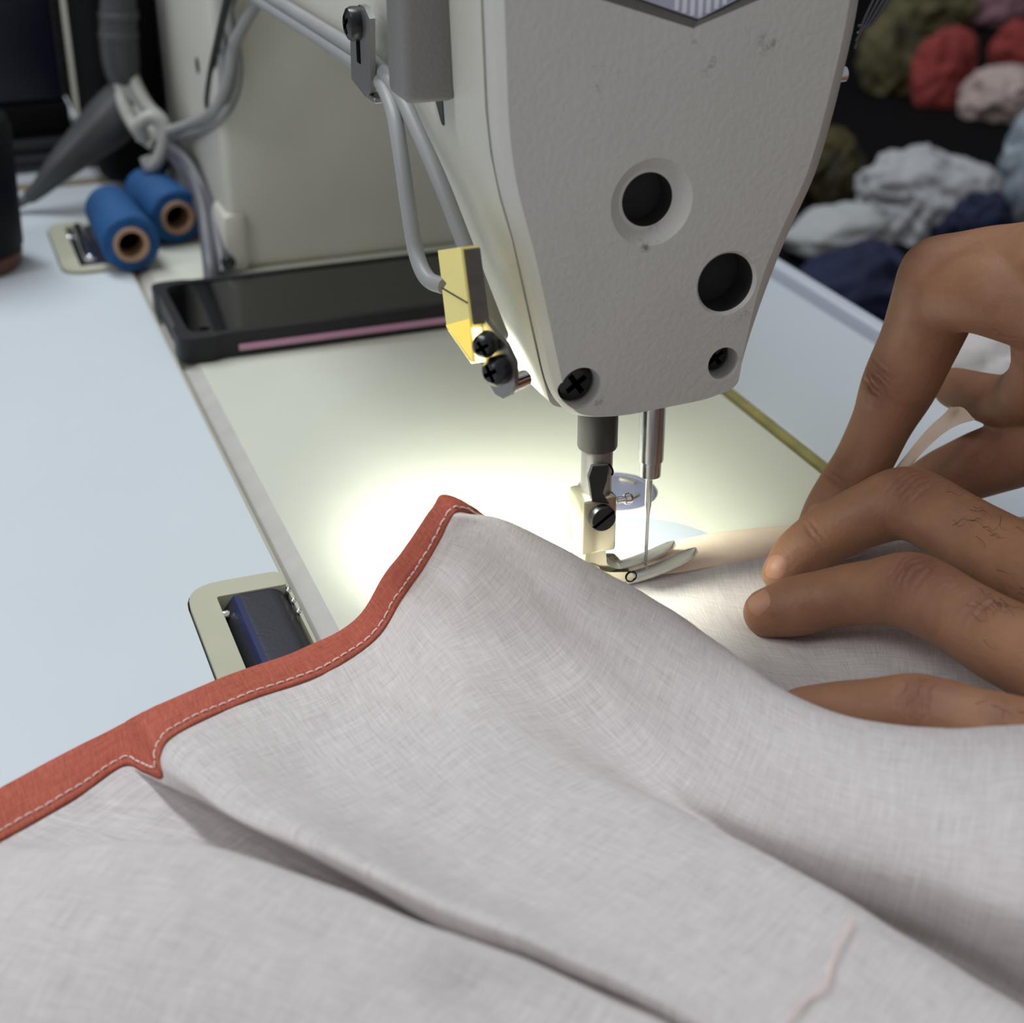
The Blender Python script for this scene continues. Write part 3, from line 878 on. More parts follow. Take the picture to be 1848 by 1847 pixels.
# ------------------------------------------------------------------ smartphone lying across the bed
pa = atz(322, 660, .4); pf = atz(262, 513, 10.0)
fx0, fy0, fy1 = pa.x + 2.6, pa.y + 1.4, pf.y - 1.6
fx1 = fx0 + 166
ph = empty('smartphone', ((fx0 + fx1) / 2, (fy0 + fy1) / 2, 0), 'black smartphone in a rugged case lying face up on the machine bed', 'phone')


def case_outline(off):
    x0, x1, y0, y1 = fx0 + off, fx1 - off, fy0 + off, fy1 - off
    k = 1.6; c = 15
    pts = [(x0 + c, y0), (x1 - c, y0), (x1 - c + 3, y0 - k), (x1, y0 - k), (x1 + k, y0 - k), (x1 + k, y0 + c - 3), (x1, y0 + c), (x1, y1 - c), (x1 + k, y1 - c + 3), (x1 + k, y1 + k), (x1 - c + 3, y1 + k), (x1 - c, y1),
           (x0 + c, y1), (x0 + c - 3, y1 + k), (x0 - k, y1 + k), (x0 - k, y1 - c + 3), (x0, y1 - c), (x0, y0 + c), (x0 - k, y0 + c - 3), (x0 - k, y0 - k), (x0 + c - 3, y0 - k)]
    r = [2, 2, 2, 1, 8, 2, 2, 2, 2, 8, 2, 2, 2, 2, 8, 2, 2, 2, 2, 8, 2]
    return rounded(pts, r, 6)


co = case_outline(0)
cb = prism(co, 9.8, lambda u, v, w: Vector((u, v, .4 + w)), 1.4, 3)
case_me = finish(cb, 'case'); case_me.materials.append(MATS['case_black'])
rc = rounded([(fx0 + 3.4, fy0 + 3.4), (fx1 - 3.4, fy0 + 3.4), (fx1 - 3.4, fy1 - 3.4), (fx0 + 3.4, fy1 - 3.4)], 9, 6)
case_me = boolean_cut(case_me, [(prism(rc, 4, lambda u, v, w: Vector((u, v, 9.3 + w))), 'case_black')])
case = link_mesh('case', case_me, 'case_black', ph)
rs = rounded([(fx0 + 3.9, fy0 + 3.9), (fx1 - 3.9, fy0 + 3.9), (fx1 - 3.9, fy1 - 3.9), (fx0 + 3.9, fy1 - 3.9)], 8.5, 6)
obj('screen', prism(rs, 1.0, lambda u, v, w: Vector((u, v, 8.7 + w)), .15, 1), 'phone_glass', ph)['label'] = 'glossy black screen'
obj('side_strip', box(fx0 + 21, fx1 - 20, fy0 - .9, fy0 + 1, 2.6, 5.2, .5), 'phone_pink', case)['label'] = 'pink strip along the side of the case'
obj('camera_lens', cyl((fx0 + 10, fy0 + 9, 9.4), (fx0 + 10, fy0 + 9, 9.74), 2.2, 20), 'void_black', ph)

# ------------------------------------------------------------------ blue thread spools
def make_spool(front, tilt, label, back_r, L=66):
    front = Vector(front)
    ax = Vector((tilt, 1, -.02)).normalized()
    s = empty('thread_spool', (front.x, front.y, 0), label, 'spool', 'blue thread spools behind the phone')
    prof = [(1.5, 7.4), (2.0, 11.6), (3.2, 12.5)]
    for k in range(46):
        t = 3.5 + (L - 7) * k / 45
        prof.append((t, 12.6 + (back_r - 12.6) * k / 45 + (.28 if k % 2 else -.12)))
    prof += [(L - 2.5, back_r - .6), (L - 2, 6.6)]
    obj('thread', lathe(front, ax, prof, 40, caps=False), 'thread_blue', s)
    pr = [(L - .5, 7.0), (.2, 7.7), (0, 7.5), (0, 5.9), (.4, 5.6), (L - 1, 5.2)]
    obj('core', lathe(front, ax, pr, 36, caps=False), 'card_tube', s)['label'] = 'brown cardboard core'
    obj('core_inside', cyl(front + ax * 14, front + ax * 15, 5.5, 24), 'void_black', s)
    return s


make_spool(atz(238, 443, 13.2), -.02, 'blue thread spool lying lower and nearer, over the hinge seat', 10.8)
make_spool(atz(322, 394, 13.2), -.10, 'blue thread spool lying farther back, partly behind the grey cables', 11.2, 58)

# ------------------------------------------------------------------ grey cable harness at the far left
har = empty('cable_harness', (-120, 420, 0), 'grey taped cable bundle hanging beside the machine pillar with loose looped wires', 'cable')
Y0 = 424
sl = [tuple(aty(x, y, Y0)) + (r,) for x, y, r in ((214, -60, 8.2), (213, 10, 8.4), (214, 70, 9.0), (219, 120, 8.6), (226, 150, 7.0))]
sleeve = obj('sleeve', tube(sl, 8, 20, 8), 'sleeve_grey', har)
for yy in (28, 64):
    c = aty(214, yy, Y0); obj('tape_band', lathe(c - Vector((0, 0, 2)), (0, 0, 1), [(0, 8.9), (.6, 9.4), (3.4, 9.4), (4, 8.9)], 24), 'sleeve_grey', sleeve)
s2 = [aty(x, y, yy_) for x, y, yy_ in ((236, 178, 424), (195, 222, 424), (150, 262, 424), (108, 302, 424), (74, 338, 426), (52, 357, 428))]
s2 = [tuple(p) + (r,) for p, r in zip(s2, (12, 12.5, 9.6, 7.2, 4.6, 3.4))]
arm2 = obj('sleeve', tube(s2, 8, 20, 8), 'sleeve_grey', har)
arm2['label'] = 'grey tapered branch sleeve sloping down to the table'
obj('cable_end', tube([aty(58, 353, 428), aty(34, 366, 428), aty(0, 380, 428), aty(-60, 392, 428)], 2.6, 12, 6), 'cable_dark', har)
for pth in (
    ((222, 138, 422), (232, 172, 418), (252, 205, 412), (276, 232, 404), (292, 252, 396)),
    ((238, 136, 422), (252, 168, 414), (270, 196, 408), (292, 218, 400), (300, 245, 394)),
    ((214, 150, 422), (222, 186, 414), (238, 220, 408), (258, 246, 400), (280, 262, 394)),
):
    obj('wire', tube([aty(*p) for p in pth], 3.2, 12, 8), 'wire_white', har)
obj('knot', tube([aty(258, 250, 396), aty(252, 226, 394), aty(272, 212, 392), aty(292, 226, 390), aty(296, 256, 388), aty(286, 288, 388), aty(272, 300, 390), aty(264, 282, 392)], 3.4, 12, 8), 'wire_white', har)['label'] = 'whitish knotted wire'
for pth in (
    ((292, 250, 392), (330, 243, 380), (368, 232, 340), (398, 210, 300), (420, 176, 298), (428, 130, 298), (424, 80, 298), (412, 30, 298), (408, -25, 298)),
    ((300, 238, 390), (345, 224, 360), (380, 206, 305), (402, 172, 296), (414, 130, 294), (422, 84, 294), (440, 44, 292), (462, 8, 290), (474, -20, 288)),
    ((396, 205, 302), (404, 160, 300), (404, 110, 300), (400, 66, 302), (410, 20, 302), (424, -20, 302)),
):
    obj('wire', tube([aty(*p) for p in pth], 2.5, 12, 8), 'cable_grey', har)
for pth in (
    ((292, 256, 396), (322, 276, 382), (348, 318, 360), (366, 372, 336), (374, 430, 316), (380, 482, 298), (382, 520, 292)),
    ((300, 254, 392), (336, 288, 372), (364, 338, 350), (386, 398, 328), (398, 452, 308), (404, 496, 296)),
    ((300, 262, 392), (332, 306, 376), (356, 356, 356), (374, 412, 332), (388, 466, 308), (392, 505, 296)),
):
    obj('wire', tube([aty(*p) for p in pth], 3.3, 12, 8), 'cable_dark', har)['label'] = 'darker grey wire running down to the phone'
q = aty(410, 470, 298)
obj('wire_clip', cyl(q, q + Vector((0, -5, 0)), 3.0, 18, .8), 'steel_dark', har)

# ------------------------------------------------------------------ cup, control box
cp = atz(-66, 482, 0)
cup = empty('cup', cp, 'black rounded cup with a brown foot at the left edge of the table', 'cup')
obj('body', lathe(cp + Vector((0, 0, 8)), (0, 0, 1), [(0, 25.5), (2, 27), (52, 29), (57, 27.5), (59, 24), (56, 22), (20, 21)], 48), 'cup_black', cup)
obj('foot_ring', lathe(cp, (0, 0, 1), [(0, 23.5), (2, 25.5), (7, 26.2), (8.2, 25)], 48), 'cup_brown', cup)

Yb = 520
xr_ = aty(112, 110, Yb).x
cbx = empty('control_box', (xr_ - 70, Yb + 60, 0), 'dark navy control box with a cream side rail, far left on the table', 'box')
zb1 = aty(60, 240, Yb).z
obj('housing', box(xr_ - 150, xr_, Yb, Yb + 110, zb1 + 15, 250, 4, 3), 'box_navy', cbx)
obj('lower_band', box(xr_ - 150, xr_ + .5, Yb - 1.5, Yb + 110, zb1, zb1 + 15, 2, 2), 'box_black', cbx)
for k in range(3):
    obj('base_slat', box(xr_ - 150, xr_ + 4 + 3 * k, Yb - 6 - 7 * k, Yb + 60, max(zb1 - 9 - 7 * k, .2), max(zb1 - 3 - 7 * k, 1.5), 1.2), 'box_stripe', cbx)
obj('base', box(xr_ - 148, xr_ - 2, Yb, Yb + 108, 0, zb1 - .5), 'box_black', cbx)
xa, xb_ = aty(106, 40, Yb + 12).x, aty(136, 40, Yb + 12).x
obj('side_rail', box(xa + 1.5, xb_ + 2.6, Yb - 3, Yb + 100, aty(140, 212, Yb + 2).z, 250, 2, 2), 'box_cream', cbx)['label'] = 'cream side rail'

# ------------------------------------------------------------------ the white cloth with its rust-coloured binding
cloth = empty('white_cloth', (-60, -90, 0), 'white cotton cloth bound in rust red, draped over the bed under the foot', 'cloth')
ROWS = [
    [(872, 934, 30), (880, 944, 26), (905, 962, 20), (960, 1002, 11), (1080, 1062, 4), (1150, 1100, 2), (1280, 1190, 1.2), (1400, 1275, 1.2), (1500, 1325, 1.2), (1620, 1360, 1.2), (1848, 1372, 1.2), (1990, 1372, 1.2)],
    [(846, 916, 42), (852, 930, 41), (905, 945, 35), (985, 988, 27), (1095, 1052, 17), (1165, 1092, 13), (1290, 1177, 13), (1400, 1256, 14), (1500, 1305, 16), (1610, 1334, 17), (1740, 1342, 18), (1950, 1336, 18)],
    [(800, 894, 47), (826, 928, 46), (900, 938, 43), (1000, 985, 37), (1110, 1046, 29), (1180, 1086, 26), (1300, 1166, 25), (1400, 1239, 26), (1500, 1286, 28), (1600, 1313, 30), (1720, 1323, 32), (1900, 1318, 33)],
    [(784, 912, 45), (812, 946, 44), (880, 962, 42), (965, 1035, 34), (1075, 1120, 27), (1165, 1180, 24), (1290, 1270, 23), (1400, 1345, 24), (1510, 1395, 28), (1630, 1425, 32), (1740, 1440, 35), (1900, 1440, 38)],
    [(765, 938, 41), (797, 978, 39), (850, 996, 38), (915, 1062, 30), (1010, 1170, 19), (1130, 1300, 12), (1260, 1420, 11), (1400, 1500, 14), (1550, 1560, 19), (1700, 1606, 24), (1800, 1640, 27), (1940, 1680, 30)],
    [(730, 990, 31), (768, 1028, 30), (815, 1066, 29), (880, 1155, 21), (980, 1275, 13), (1110, 1380, 8.5), (1250, 1474, 6), (1400, 1568, 4), (1540, 1648, 2.5), (1690, 1722, 2), (1800, 1784, 1.5), (1940, 1868, 1.5)],
    [(692, 1040, 19), (728, 1085, 18), (790, 1170, 18), (870, 1268, 16), (960, 1348, 14.5), (1090, 1412, 15), (1240, 1478, 17), (1380, 1545, 19), (1512, 1620, 21), (1656, 1712, 22), (1770, 1780, 22), (1920, 1880, 22)],
    [(640, 1120, 9), (680, 1158, 9), (745, 1260, 12), (820, 1350, 14), (920, 1425, 16), (1060, 1490, 18.5), (1210, 1555, 21), (1350, 1625, 23), (1480, 1700, 24.5), (1600, 1790, 25), (1720, 1870, 25), (1880, 1970, 25)],
    [(540, 1174, 7), (580, 1224, 7), (660, 1340, 11), (750, 1435, 14), (880, 1510, 17), (1030, 1580, 20), (1170, 1650, 22.5), (1300, 1720, 24), (1420, 1795, 25), (1540, 1880, 25), (1680, 1980, 24), (1850, 2090, 23)],
    [(420, 1216, 7), (450, 1270, 7.5), (560, 1395, 12), (680, 1490, 15.5), (820, 1570, 18.5), (970, 1640, 21), (1110, 1712, 22.5), (1240, 1785, 23), (1360, 1860, 23), (1490, 1950, 22), (1640, 2060, 21), (1820, 2180, 20)],
    [(310, 1262, 6.5), (322, 1330, 10), (445, 1425, 18), (585, 1515, 23), (730, 1592, 25), (880, 1664, 25), (1030, 1735, 24), (1170, 1805, 22), (1300, 1885, 20), (1440, 1985, 18), (1600, 2110, 16), (1790, 2240, 15)],
    [(262, 1284, 5.5), (292, 1372, 10), (405, 1462, 17.5), (525, 1526, 20.5), (640, 1584, 21), (760, 1652, 20), (872, 1708, 18), (1010, 1766, 16), (1180, 1838, 14), (1350, 1940, 12), (1540, 2090, 9), (1760, 2270, 7)],
    [(246, 1292, 3.5), (297, 1414, 7), (415, 1474, 13), (530, 1527, 15.5), (642, 1583, 16), (757, 1651, 15), (869, 1708, 13), (1006, 1765, 11), (1180, 1838, 9), (1350, 1940, 7), (1540, 2085, 5), (1755, 2260, 5)],
    [(232, 1300, 1.6), (262, 1402, 2.6), (396, 1452, 3.2), (510, 1512, 2.4), (625, 1568, 2.2), (745, 1640, 2), (860, 1700, 2), (1000, 1760, 2), (1178, 1836, 2), (1350, 1938, 2), (1540, 2080, 2), (1750, 2250, 2)],
    [(212, 1312, .8), (222, 1390, 1.2), (360, 1462, 1.4), (490, 1528, 1.2), (610, 1588, 1.4), (738, 1655, 1.6), (856, 1708, 2), (990, 1762, 2.5), (1172, 1840, 3), (1350, 1946, 3), (1540, 2090, 3), (1745, 2260, 3)],
    [(120, 1358, .8), (140, 1448, 1.2), (300, 1490, 1.6), (440, 1538, 1.6), (565, 1585, 1.6), (705, 1646, 1.6), (835, 1702, 2), (965, 1758, 2), (1158, 1842, 2), (1345, 1950, 2), (1530, 2095, 2), (1735, 2265, 2)],
    [(10, 1418, .8), (36, 1508, 1.6), (175, 1546, 2.5), (305, 1552, 2.5), (435, 1578, 2.5), (570, 1618, 2.5), (705, 1670, 2.5), (835, 1716, 2.5), (965, 1768, 2.5), (1150, 1846, 2.5), (1340, 1956, 2.5), (1725, 2265, 2.5)],
    [(-20, 1438, .8), (0, 1528, 2.5), (110, 1530, 14), (222, 1520, 20), (345, 1528, 22), (470, 1560, 22), (608, 1606, 21.5), (750, 1668, 20.5), (882, 1713, 19), (1080, 1793, 16), (1290, 1900, 15), (1690, 2220, 13)],
    [(-55, 1456, .8), (-35, 1550, 4), (70, 1536, 19), (195, 1521, 26), (325, 1526, 28.5), (455, 1556, 28.5), (603, 1608, 27.5), (747, 1668, 26.5), (882, 1718, 24.5), (1078, 1800, 20), (1285, 1900, 18), (1685, 2220, 15)],
    [(-110, 1485, .8), (-92, 1584, 4), (20, 1572, 18), (155, 1570, 25.5), (295, 1586, 28.5), (435, 1624, 28.5), (590, 1685, 27.5), (740, 1748, 26), (880, 1806, 21.5), (1070, 1896, 20), (1280, 2005, 18), (1680, 2305, 15)],
    [(-160, 1512, .8), (-140, 1612, 3), (-20, 1618, 16.5), (110, 1630, 22.5), (250, 1655, 26), (400, 1695, 27), (555, 1752, 26.5), (705, 1815, 25), (850, 1880, 23), (1050, 1975, 17), (1260, 2100, 15), (1640, 2380, 12)],
    [(-260, 1570, .8), (-240, 1680, 2.5), (-110, 1710, 12), (30, 1740, 17), (180, 1775, 20), (340, 1820, 21.5), (500, 1880, 21.5), (660, 1945, 20.5), (820, 2010, 19), (1030, 2105, 13), (1250, 2230, 11), (1620, 2480, 8)],
    [(-380, 1640, .8), (-360, 1770, 2), (-220, 1830, 6), (-60, 1880, 9), (110, 1930, 11), (290, 1985, 12), (470, 2045, 12), (650, 2110, 12), (830, 2180, 8.5), (1050, 2280, 7), (1280, 2390, 5), (1640, 2620, 2)],
    [(-480, 1720, .8), (-460, 1880, 1), (-310, 1960, 1), (-140, 2020, 1), (50, 2080, 1), (250, 2140, 1), (450, 2200, 1), (660, 2270, 1), (850, 2340, 1), (1080, 2440, 1), (1320, 2540, 1), (1660, 2740, 1)],
]
NB, NC, SUB = 8, 110, 7
crow = [catmull(r, 6) for r in [[tuple(p) for p in row] for row in ROWS]]


def resample(row):
    W = [np.array(atz(*p)) for p in row]
    run = W[-1] - W[-2]; run[2] = 0; run /= np.linalg.norm(run)
    for d_, k_ in ((16, .62), (34, .2), (62, .04)): W.append(np.array([W[-1][0] + run[0] * 16, W[-1][1] + run[1] * 16, max(1.2, W[len(row) - 1][2] * k_)]))
    first = W[0]; inner = W[1]
    body = np.array(catmull([tuple(w) for w in W[1:]], 12))
    L = np.concatenate([[0], np.cumsum(np.linalg.norm(np.diff(body, axis=0), axis=1))])
    t = np.linspace(0, L[-1], NC)
    res = np.stack([np.interp(t, L, body[:, k]) for k in range(3)], 1)
    bd = np.array([first * (1 - a) + inner * a for a in np.linspace(0, 1, NB, endpoint=False)])
    return np.concatenate([bd, res], 0)


CT = np.array([resample(r) for r in ROWS])
full = []
for j in range(CT.shape[1]):
    full.append(np.array(catmull([tuple(p) for p in CT[:, j]], SUB)))
G = np.stack(full, 1)                                    # rows x cols x 3
G[:, :, 2] = np.maximum(G[:, :, 2], .7)
for i in range(G.shape[0]):                               # slight natural unevenness of the cotton
    for j in range(G.shape[1]):
        p = Vector(G[i, j]) * .035
        w = noise.noise(p * 1.0) * .9 + noise.noise(Vector((p.x * 2.3, p.y * 2.3, 3.1))) * .45 + noise.noise(Vector((p.x * 6, p.y * 6, 7.7))) * .12
        fade = min(1.0, max(0, (j - NB + 2) / 12))
        G[i, j, 2] = max(.7, G[i, j, 2] + w * fade)
rows = [[Vector(G[i, j]) for j in range(NB - 1, G.shape[1])] for i in range(G.shape[0])]
link_mesh('panel', grid_mesh(rows, 'panel'), 'cotton_white', cloth)['label'] = 'draped white cotton panel'


def normals(A):
    du = np.gradient(A, axis=0); dv = np.gradient(A, axis=1)
    nn = np.cross(du, dv); nn /= np.maximum(np.linalg.norm(nn, axis=2, keepdims=True), 1e-9)
    if nn[:, :, 2].mean() < 0: nn = -nn
    return nn


Bg = G[:, :NB + 1].copy()
# resample binding finer across with a rounded, slightly padded section
NN = normals(G)[:, :NB + 1]
NS = 13
brow = []
for i in range(Bg.shape[0]):
    o_, e_ = Bg[i, 0], Bg[i, NB] ; r = []
    e_ = Bg[i, NB] * .55 + Bg[i, NB - 1] * .45
    nrm = NN[i, 3]
    for k in range(NS):
        t = k / (NS - 1)
        pad = .95 * (1 - abs(2 * t - 1) ** 5) + .10
        wob = .16 * noise.noise(Vector((i * .21, k * .35, 2))) + .10 * math.sin(i * 1.3 + k * .2) * (1 if t > .82 else .3)
        dip = -.35 * math.exp(-((t - .84) / .05) ** 2)
        p = o_ * (1 - t) + e_ * t + nrm * (pad + wob + dip)
        r.append(Vector(p))
    back = [Vector(o_ * (1 - t) + e_ * t - nrm * .5) for t in (.9, .5, .1)]
    brow.append(r + back + [r[0].copy()])
bind = link_mesh('binding', grid_mesh(brow, 'binding'), 'binding_rust', cloth)
bind['label'] = 'rust red bias binding along the edge'
# stitches: short thread dashes following the inner edge of the binding
line = np.array([brow[i][int(.84 * (NS - 1))] for i in range(len(brow))])
nl = NN[:, 4]
L = np.concatenate([[0], np.cumsum(np.linalg.norm(np.diff(line, axis=0), axis=1))])
b = bmesh.new(); t = 0.5
while t < L[-1] - 3:
    q = []
    for s in np.linspace(0, 2.1, 4):
        p = np.array([np.interp(t + s, L, line[:, k]) for k in range(3)]); m = np.array([np.interp(t + s, L, nl[:, k]) for k in range(3)])
        q.append(Vector(p + m * (.12 + .22 * math.sin(math.pi * s / 2.1))))
    tube(q, .23, 6, 2, b); t += 2.75
obj('stitching', b, 'stitch', bind)['kind'] = 'stuff'

# flat part of the cloth that runs under the presser foot
PR = [
    [(1120, 1010, .9), (1200, 1012, 1.0), (1290, 1012, 1.3), (1400, 996, 1.8), (1550, 975, 3), (1700, 950, 5), (1900, 925, 9)],
    [(1120, 1045, .9), (1210, 1050, 1.0), (1300, 1060, 1.3), (1410, 1060, 1.6), (1560, 1040, 3), (1700, 1015, 5), (1900, 990, 9)],
    [(1128, 1075, .9), (1225, 1090, 1.0), (1320, 1115, 2.2), (1440, 1130, 1.6), (1580, 1125, 4), (1710, 1110, 6), (1900, 1080, 9)],
    [(1150, 1105, .9), (1250, 1130, 1.0), (1345, 1160, 2.6), (1460, 1178, 3.5), (1590, 1172, 6.5), (1720, 1185, 8), (1900, 1180, 9)],
    [(1185, 1140, .9), (1285, 1175, .9), (1380, 1205, 1.4), (1490, 1220, 2.2), (1600, 1225, 3.5), (1730, 1245, 4), (1900, 1250, 5)],
    [(1230, 1185, .9), (1330, 1225, .9), (1430, 1265, .9), (1530, 1290, 1), (1640, 1300, 1), (1760, 1315, 1), (1900, 1320, 1)],
    [(1270, 1230, .9), (1370, 1275, .9), (1470, 1320, .9), (1560, 1340, .9), (1660, 1355, .9), (1780, 1370, .9), (1900, 1375, .9)],
]
P2 = [np.array(catmull([tuple(atz(*p)) for p in r], 10)) for r in PR]
P2 = np.array(P2)
P3 = np.stack([np.array(catmull([tuple(p) for p in P2[:, j]], 8)) for j in range(P2.shape[1])], 1)
for i in range(P3.shape[0]):
    for j in range(P3.shape[1]):
        p = Vector(P3[i, j])
        P3[i, j, 2] = max(.8, p.z + .5 * noise.noise(Vector((p.x * .11, p.y * .11, 1))) * min(1, j / 20))
link_mesh('sewn_panel', grid_mesh([[Vector(P3[i, j]) for j in range(P3.shape[1])] for i in range(P3.shape[0])], 'sewn_panel'), 'cotton_white', cloth)['label'] = 'flat white cotton under the foot and fingers'
# folded peach tape being stitched on
TOP = [(1118, 1003), (1160, 992), (1210, 979), (1265, 967), (1340, 957), (1425, 949), (1500, 938), (1570, 926), (1660, 915)]
BOT = [(1140, 1040), (1180, 1037), (1225, 1033), (1275, 1024), (1340, 1013), (1405, 1001), (1490, 988), (1570, 974), (1660, 960)]
ta = np.array(catmull([tuple(atz(x, y, 1.2)) for x, y in TOP], 8)); tb_ = np.array(catmull([tuple(atz(x, y, 1.5)) for x, y in BOT], 8))
tr = []
for i in range(len(ta)):
    r = []
    for k in range(14):
        t = k / 13
        r.append(Vector(ta[i] * (1 - t) + tb_[i] * t) + Vector((0, 0, 1.9 * (1 - abs(2 * t - 1) ** 4) * min(1, .35 + i / 22) + .25 * noise.noise(Vector((i * .2, t * 3, 0))))))
    r += [Vector(tb_[i]) + Vector((0, 0, -.3)), Vector(ta[i]) + Vector((0, 0, -.3)), r[0].copy()]
    tr.append(r)
link_mesh('folded_tape', grid_mesh(tr, 'folded_tape'), 'tape_peach', cloth)['label'] = 'peach folded tape running under the presser foot'
# cloth and tape pinched up between the two hands
tp = [(1560, 915, 12), (1630, 842, 30), (1680, 790, 40), (1716, 758, 46), (1738, 741, 50)]
tr = []
C_ = catmull([tuple(atz(*p)) for p in tp], 8)
for i, c in enumerate(C_):
    c = Vector(c); w = 1.0 + 2.6 * (i / len(C_)) ** 1.6
    tr.append([c + CAM_R * (s * w) + CAM_U * (-s * w * .5) + Vector((0, 0, .8 * math.cos(s * 3 + i * .2))) for s in np.linspace(-1, 1, 9)])
link_mesh('pinched_edge', grid_mesh(tr, 'pinched_edge'), 'tape_peach', cloth)['label'] = 'tape end held up between the hands'

bun = atz(1810, 668, 8)
bb_ = bmesh.new(); bmesh.ops.create_icosphere(bb_, subdivisions=4, radius=1)
for v in bb_.verts:
    p = v.co.copy(); k = 1 + .22 * noise.noise(p * 1.6 + Vector((4, 2, 9))) + .12 * (1 - abs(noise.noise(p * 3.1)) * 2)
    v.co = Vector((bun.x + p.x * k * 24, bun.y + p.y * k * 26, max(bun.z + p.z * k * 16, .6)))
obj('bunched_end', bb_, 'cotton_white', cloth, angle=180)['label'] = 'bunched white end of the cloth behind the far thumb'

lt = empty('loose_thread', atz(1490, 1730, 24), 'fine pale pink thread lying on the cloth at the lower right', 'thread')


def on_cloth(px, py):
    """first hit of a line of sight with the draped panel (nearest grid point)"""
    d = ray(px, py); d.normalize(); A = G.reshape(-1, 3) - np.array(CAM_C); dd = np.array(d)
    tt = A @ dd; perp = np.linalg.norm(A - tt[:, None] * dd, axis=1)
    k = np.argsort(perp)[:40]; t = tt[k[np.argmin(tt[k] + perp[k] * 3)]]
    return CAM_C + d * t


tpts = []
for x, y in ((1538, 1660), (1528, 1690), (1510, 1716), (1500, 1750), (1490, 1785), (1462, 1808), (1436, 1832), (1420, 1852)):
    tpts.append(on_cloth(x, y) + Vector((0, 0, 1.0)))
obj('strand', tube(tpts, .22, 6, 6), 'stitch', lt)

# ------------------------------------------------------------------ the operator's two hands
person = empty('person', (70, -60, 0), 'person with bare brown hands guiding white cloth and tape under the presser foot', 'person')


def build_hand(name, chains, voxel, creases, label, smooth=5, webs=()):
    """chains: lists of (px, py, z, radius); one continuous surface grown over all of them"""
    b = bmesh.new()
    for ch in chains:
        tube([tuple(atz(x, y, z)) + (r,) for x, y, z, r in ch], 1, 24, 8, b, round_ends=True)
    me0 = bpy.data.meshes.new('raw'); bmesh.ops.recalc_face_normals(b, faces=b.faces); b.to_mesh(me0); b.free()
    o = bpy.data.objects.new('raw', me0); COL.objects.link(o)
    md = o.modifiers.new('r', 'REMESH'); md.mode = 'VOXEL'; md.voxel_size = voxel
    ms = o.modifiers.new('s', 'SMOOTH'); ms.factor = .5; ms.iterations = smooth
    dg = bpy.context.evaluated_depsgraph_get(); dg.update()
    me = bpy.data.meshes.new_from_object(o.evaluated_get(dg), depsgraph=dg)
    bpy.data.objects.remove(o)
    nv = len(me.vertices)
    co = np.empty(nv * 3); me.vertices.foreach_get('co', co); co = co.reshape(-1, 3)
    no = np.empty(nv * 3); me.vertex_normals.foreach_get('vector', no); no = no.reshape(-1, 3)
    red = np.zeros(nv); disp = np.zeros(nv)
    bv0 = BVHTree.FromPolygons([Vector(c) for c in co], [tuple(p.vertices) for p in me.polygons])
    for (px, py, z, dx, dy, kind, rad, lift, redk) in creases:
        h0 = bv0.ray_cast(CAM_C, ray(px, py).normalized())[0]; h1 = bv0.ray_cast(CAM_C, ray(px + dx * .35, py + dy * .35).normalized())[0]
        c = np.array(h0 if h0 is not None else atz(px, py, z))
        e = (np.array(h1) if h1 is not None and h0 is not None else np.array(atz(px + dx, py + dy, z))) - c; e /= np.linalg.norm(e)
        toc = np.array(CAM_C) - c; toc /= np.linalg.norm(toc)
        side = np.cross(toc, e); side /= np.linalg.norm(side)
        v = co - c
        dist = np.linalg.norm(v, axis=1); near = np.where(dist < rad * 2.2)[0]
        vv = v[near]; t = vv @ e; s = vv @ side
        facing = np.clip(no[near] @ toc * 2.0 + .2, 0, 1)
        env = np.exp(-(dist[near] / rad) ** 2) * facing
        red[near] = np.maximum(red[near], env * redk)
        disp[near] += lift * np.exp(-(dist[near] / (rad * .9)) ** 2) * facing
        nz = np.array([noise.noise(Vector(p) * .22) + .6 * noise.noise(Vector(p) * .55 + Vector((5, 0, 0))) for p in co[near]])
        if kind == 'knuckle':
            off = [-.62, -.34, -.08, .2, .46]
            for q, o_ in enumerate(off):
                tt = t - o_ * rad + 1.3 * nz + (.05 * s * s / rad) * (1 if o_ > 0 else -1)
                disp[near] -= (.55 if q % 2 else .85) * np.exp(-(tt / .5) ** 2) * np.exp(-(s / (rad * .75)) ** 2 - (t / rad) ** 2) * facing
        elif kind == 'fine':
            for q in range(9):
                tt = t - (q - 4) * .34 * rad / 2 + 1.6 * nz
                disp[near] -= .26 * np.exp(-(tt / .45) ** 2) * env
        elif kind == 'fold':
            for o_ in (-.22, .22):
                tt = t - o_ * rad + .7 * nz
                disp[near] -= .65 * np.exp(-(tt / .55) ** 2) * env
    nz2 = np.array([noise.noise(Vector(p) * .09) for p in co])
    co2 = co + no * (disp + .25 * nz2)[:, None]
    me.vertices.foreach_set('co', co2.ravel())
    at = me.attributes.new('knuckle', 'FLOAT', 'POINT'); at.data.foreach_set('value', np.clip(red + .12 * (nz2 > .25), 0, 1).astype(np.float32))
    me.polygons.foreach_set('use_smooth', [True] * len(me.polygons)); me.update()
    h = link_mesh(name, me, 'skin', person); h['label'] = label
    return h


def surface(hand):
    me = hand.data
    return BVHTree.FromPolygons([v.co.copy() for v in me.vertices], [tuple(p.vertices) for p in me.polygons]), world_of(hand)


def hit(tree, px, py):
    """point of the hand's skin (mm) on a line of sight, and its normal"""
    bv, off = tree
    d = ray(px, py).normalized()
    loc, nrm, _, _ = bv.ray_cast(CAM_C * S - off, d)
    if loc is None: return None, None
    return (loc + off) / S, nrm


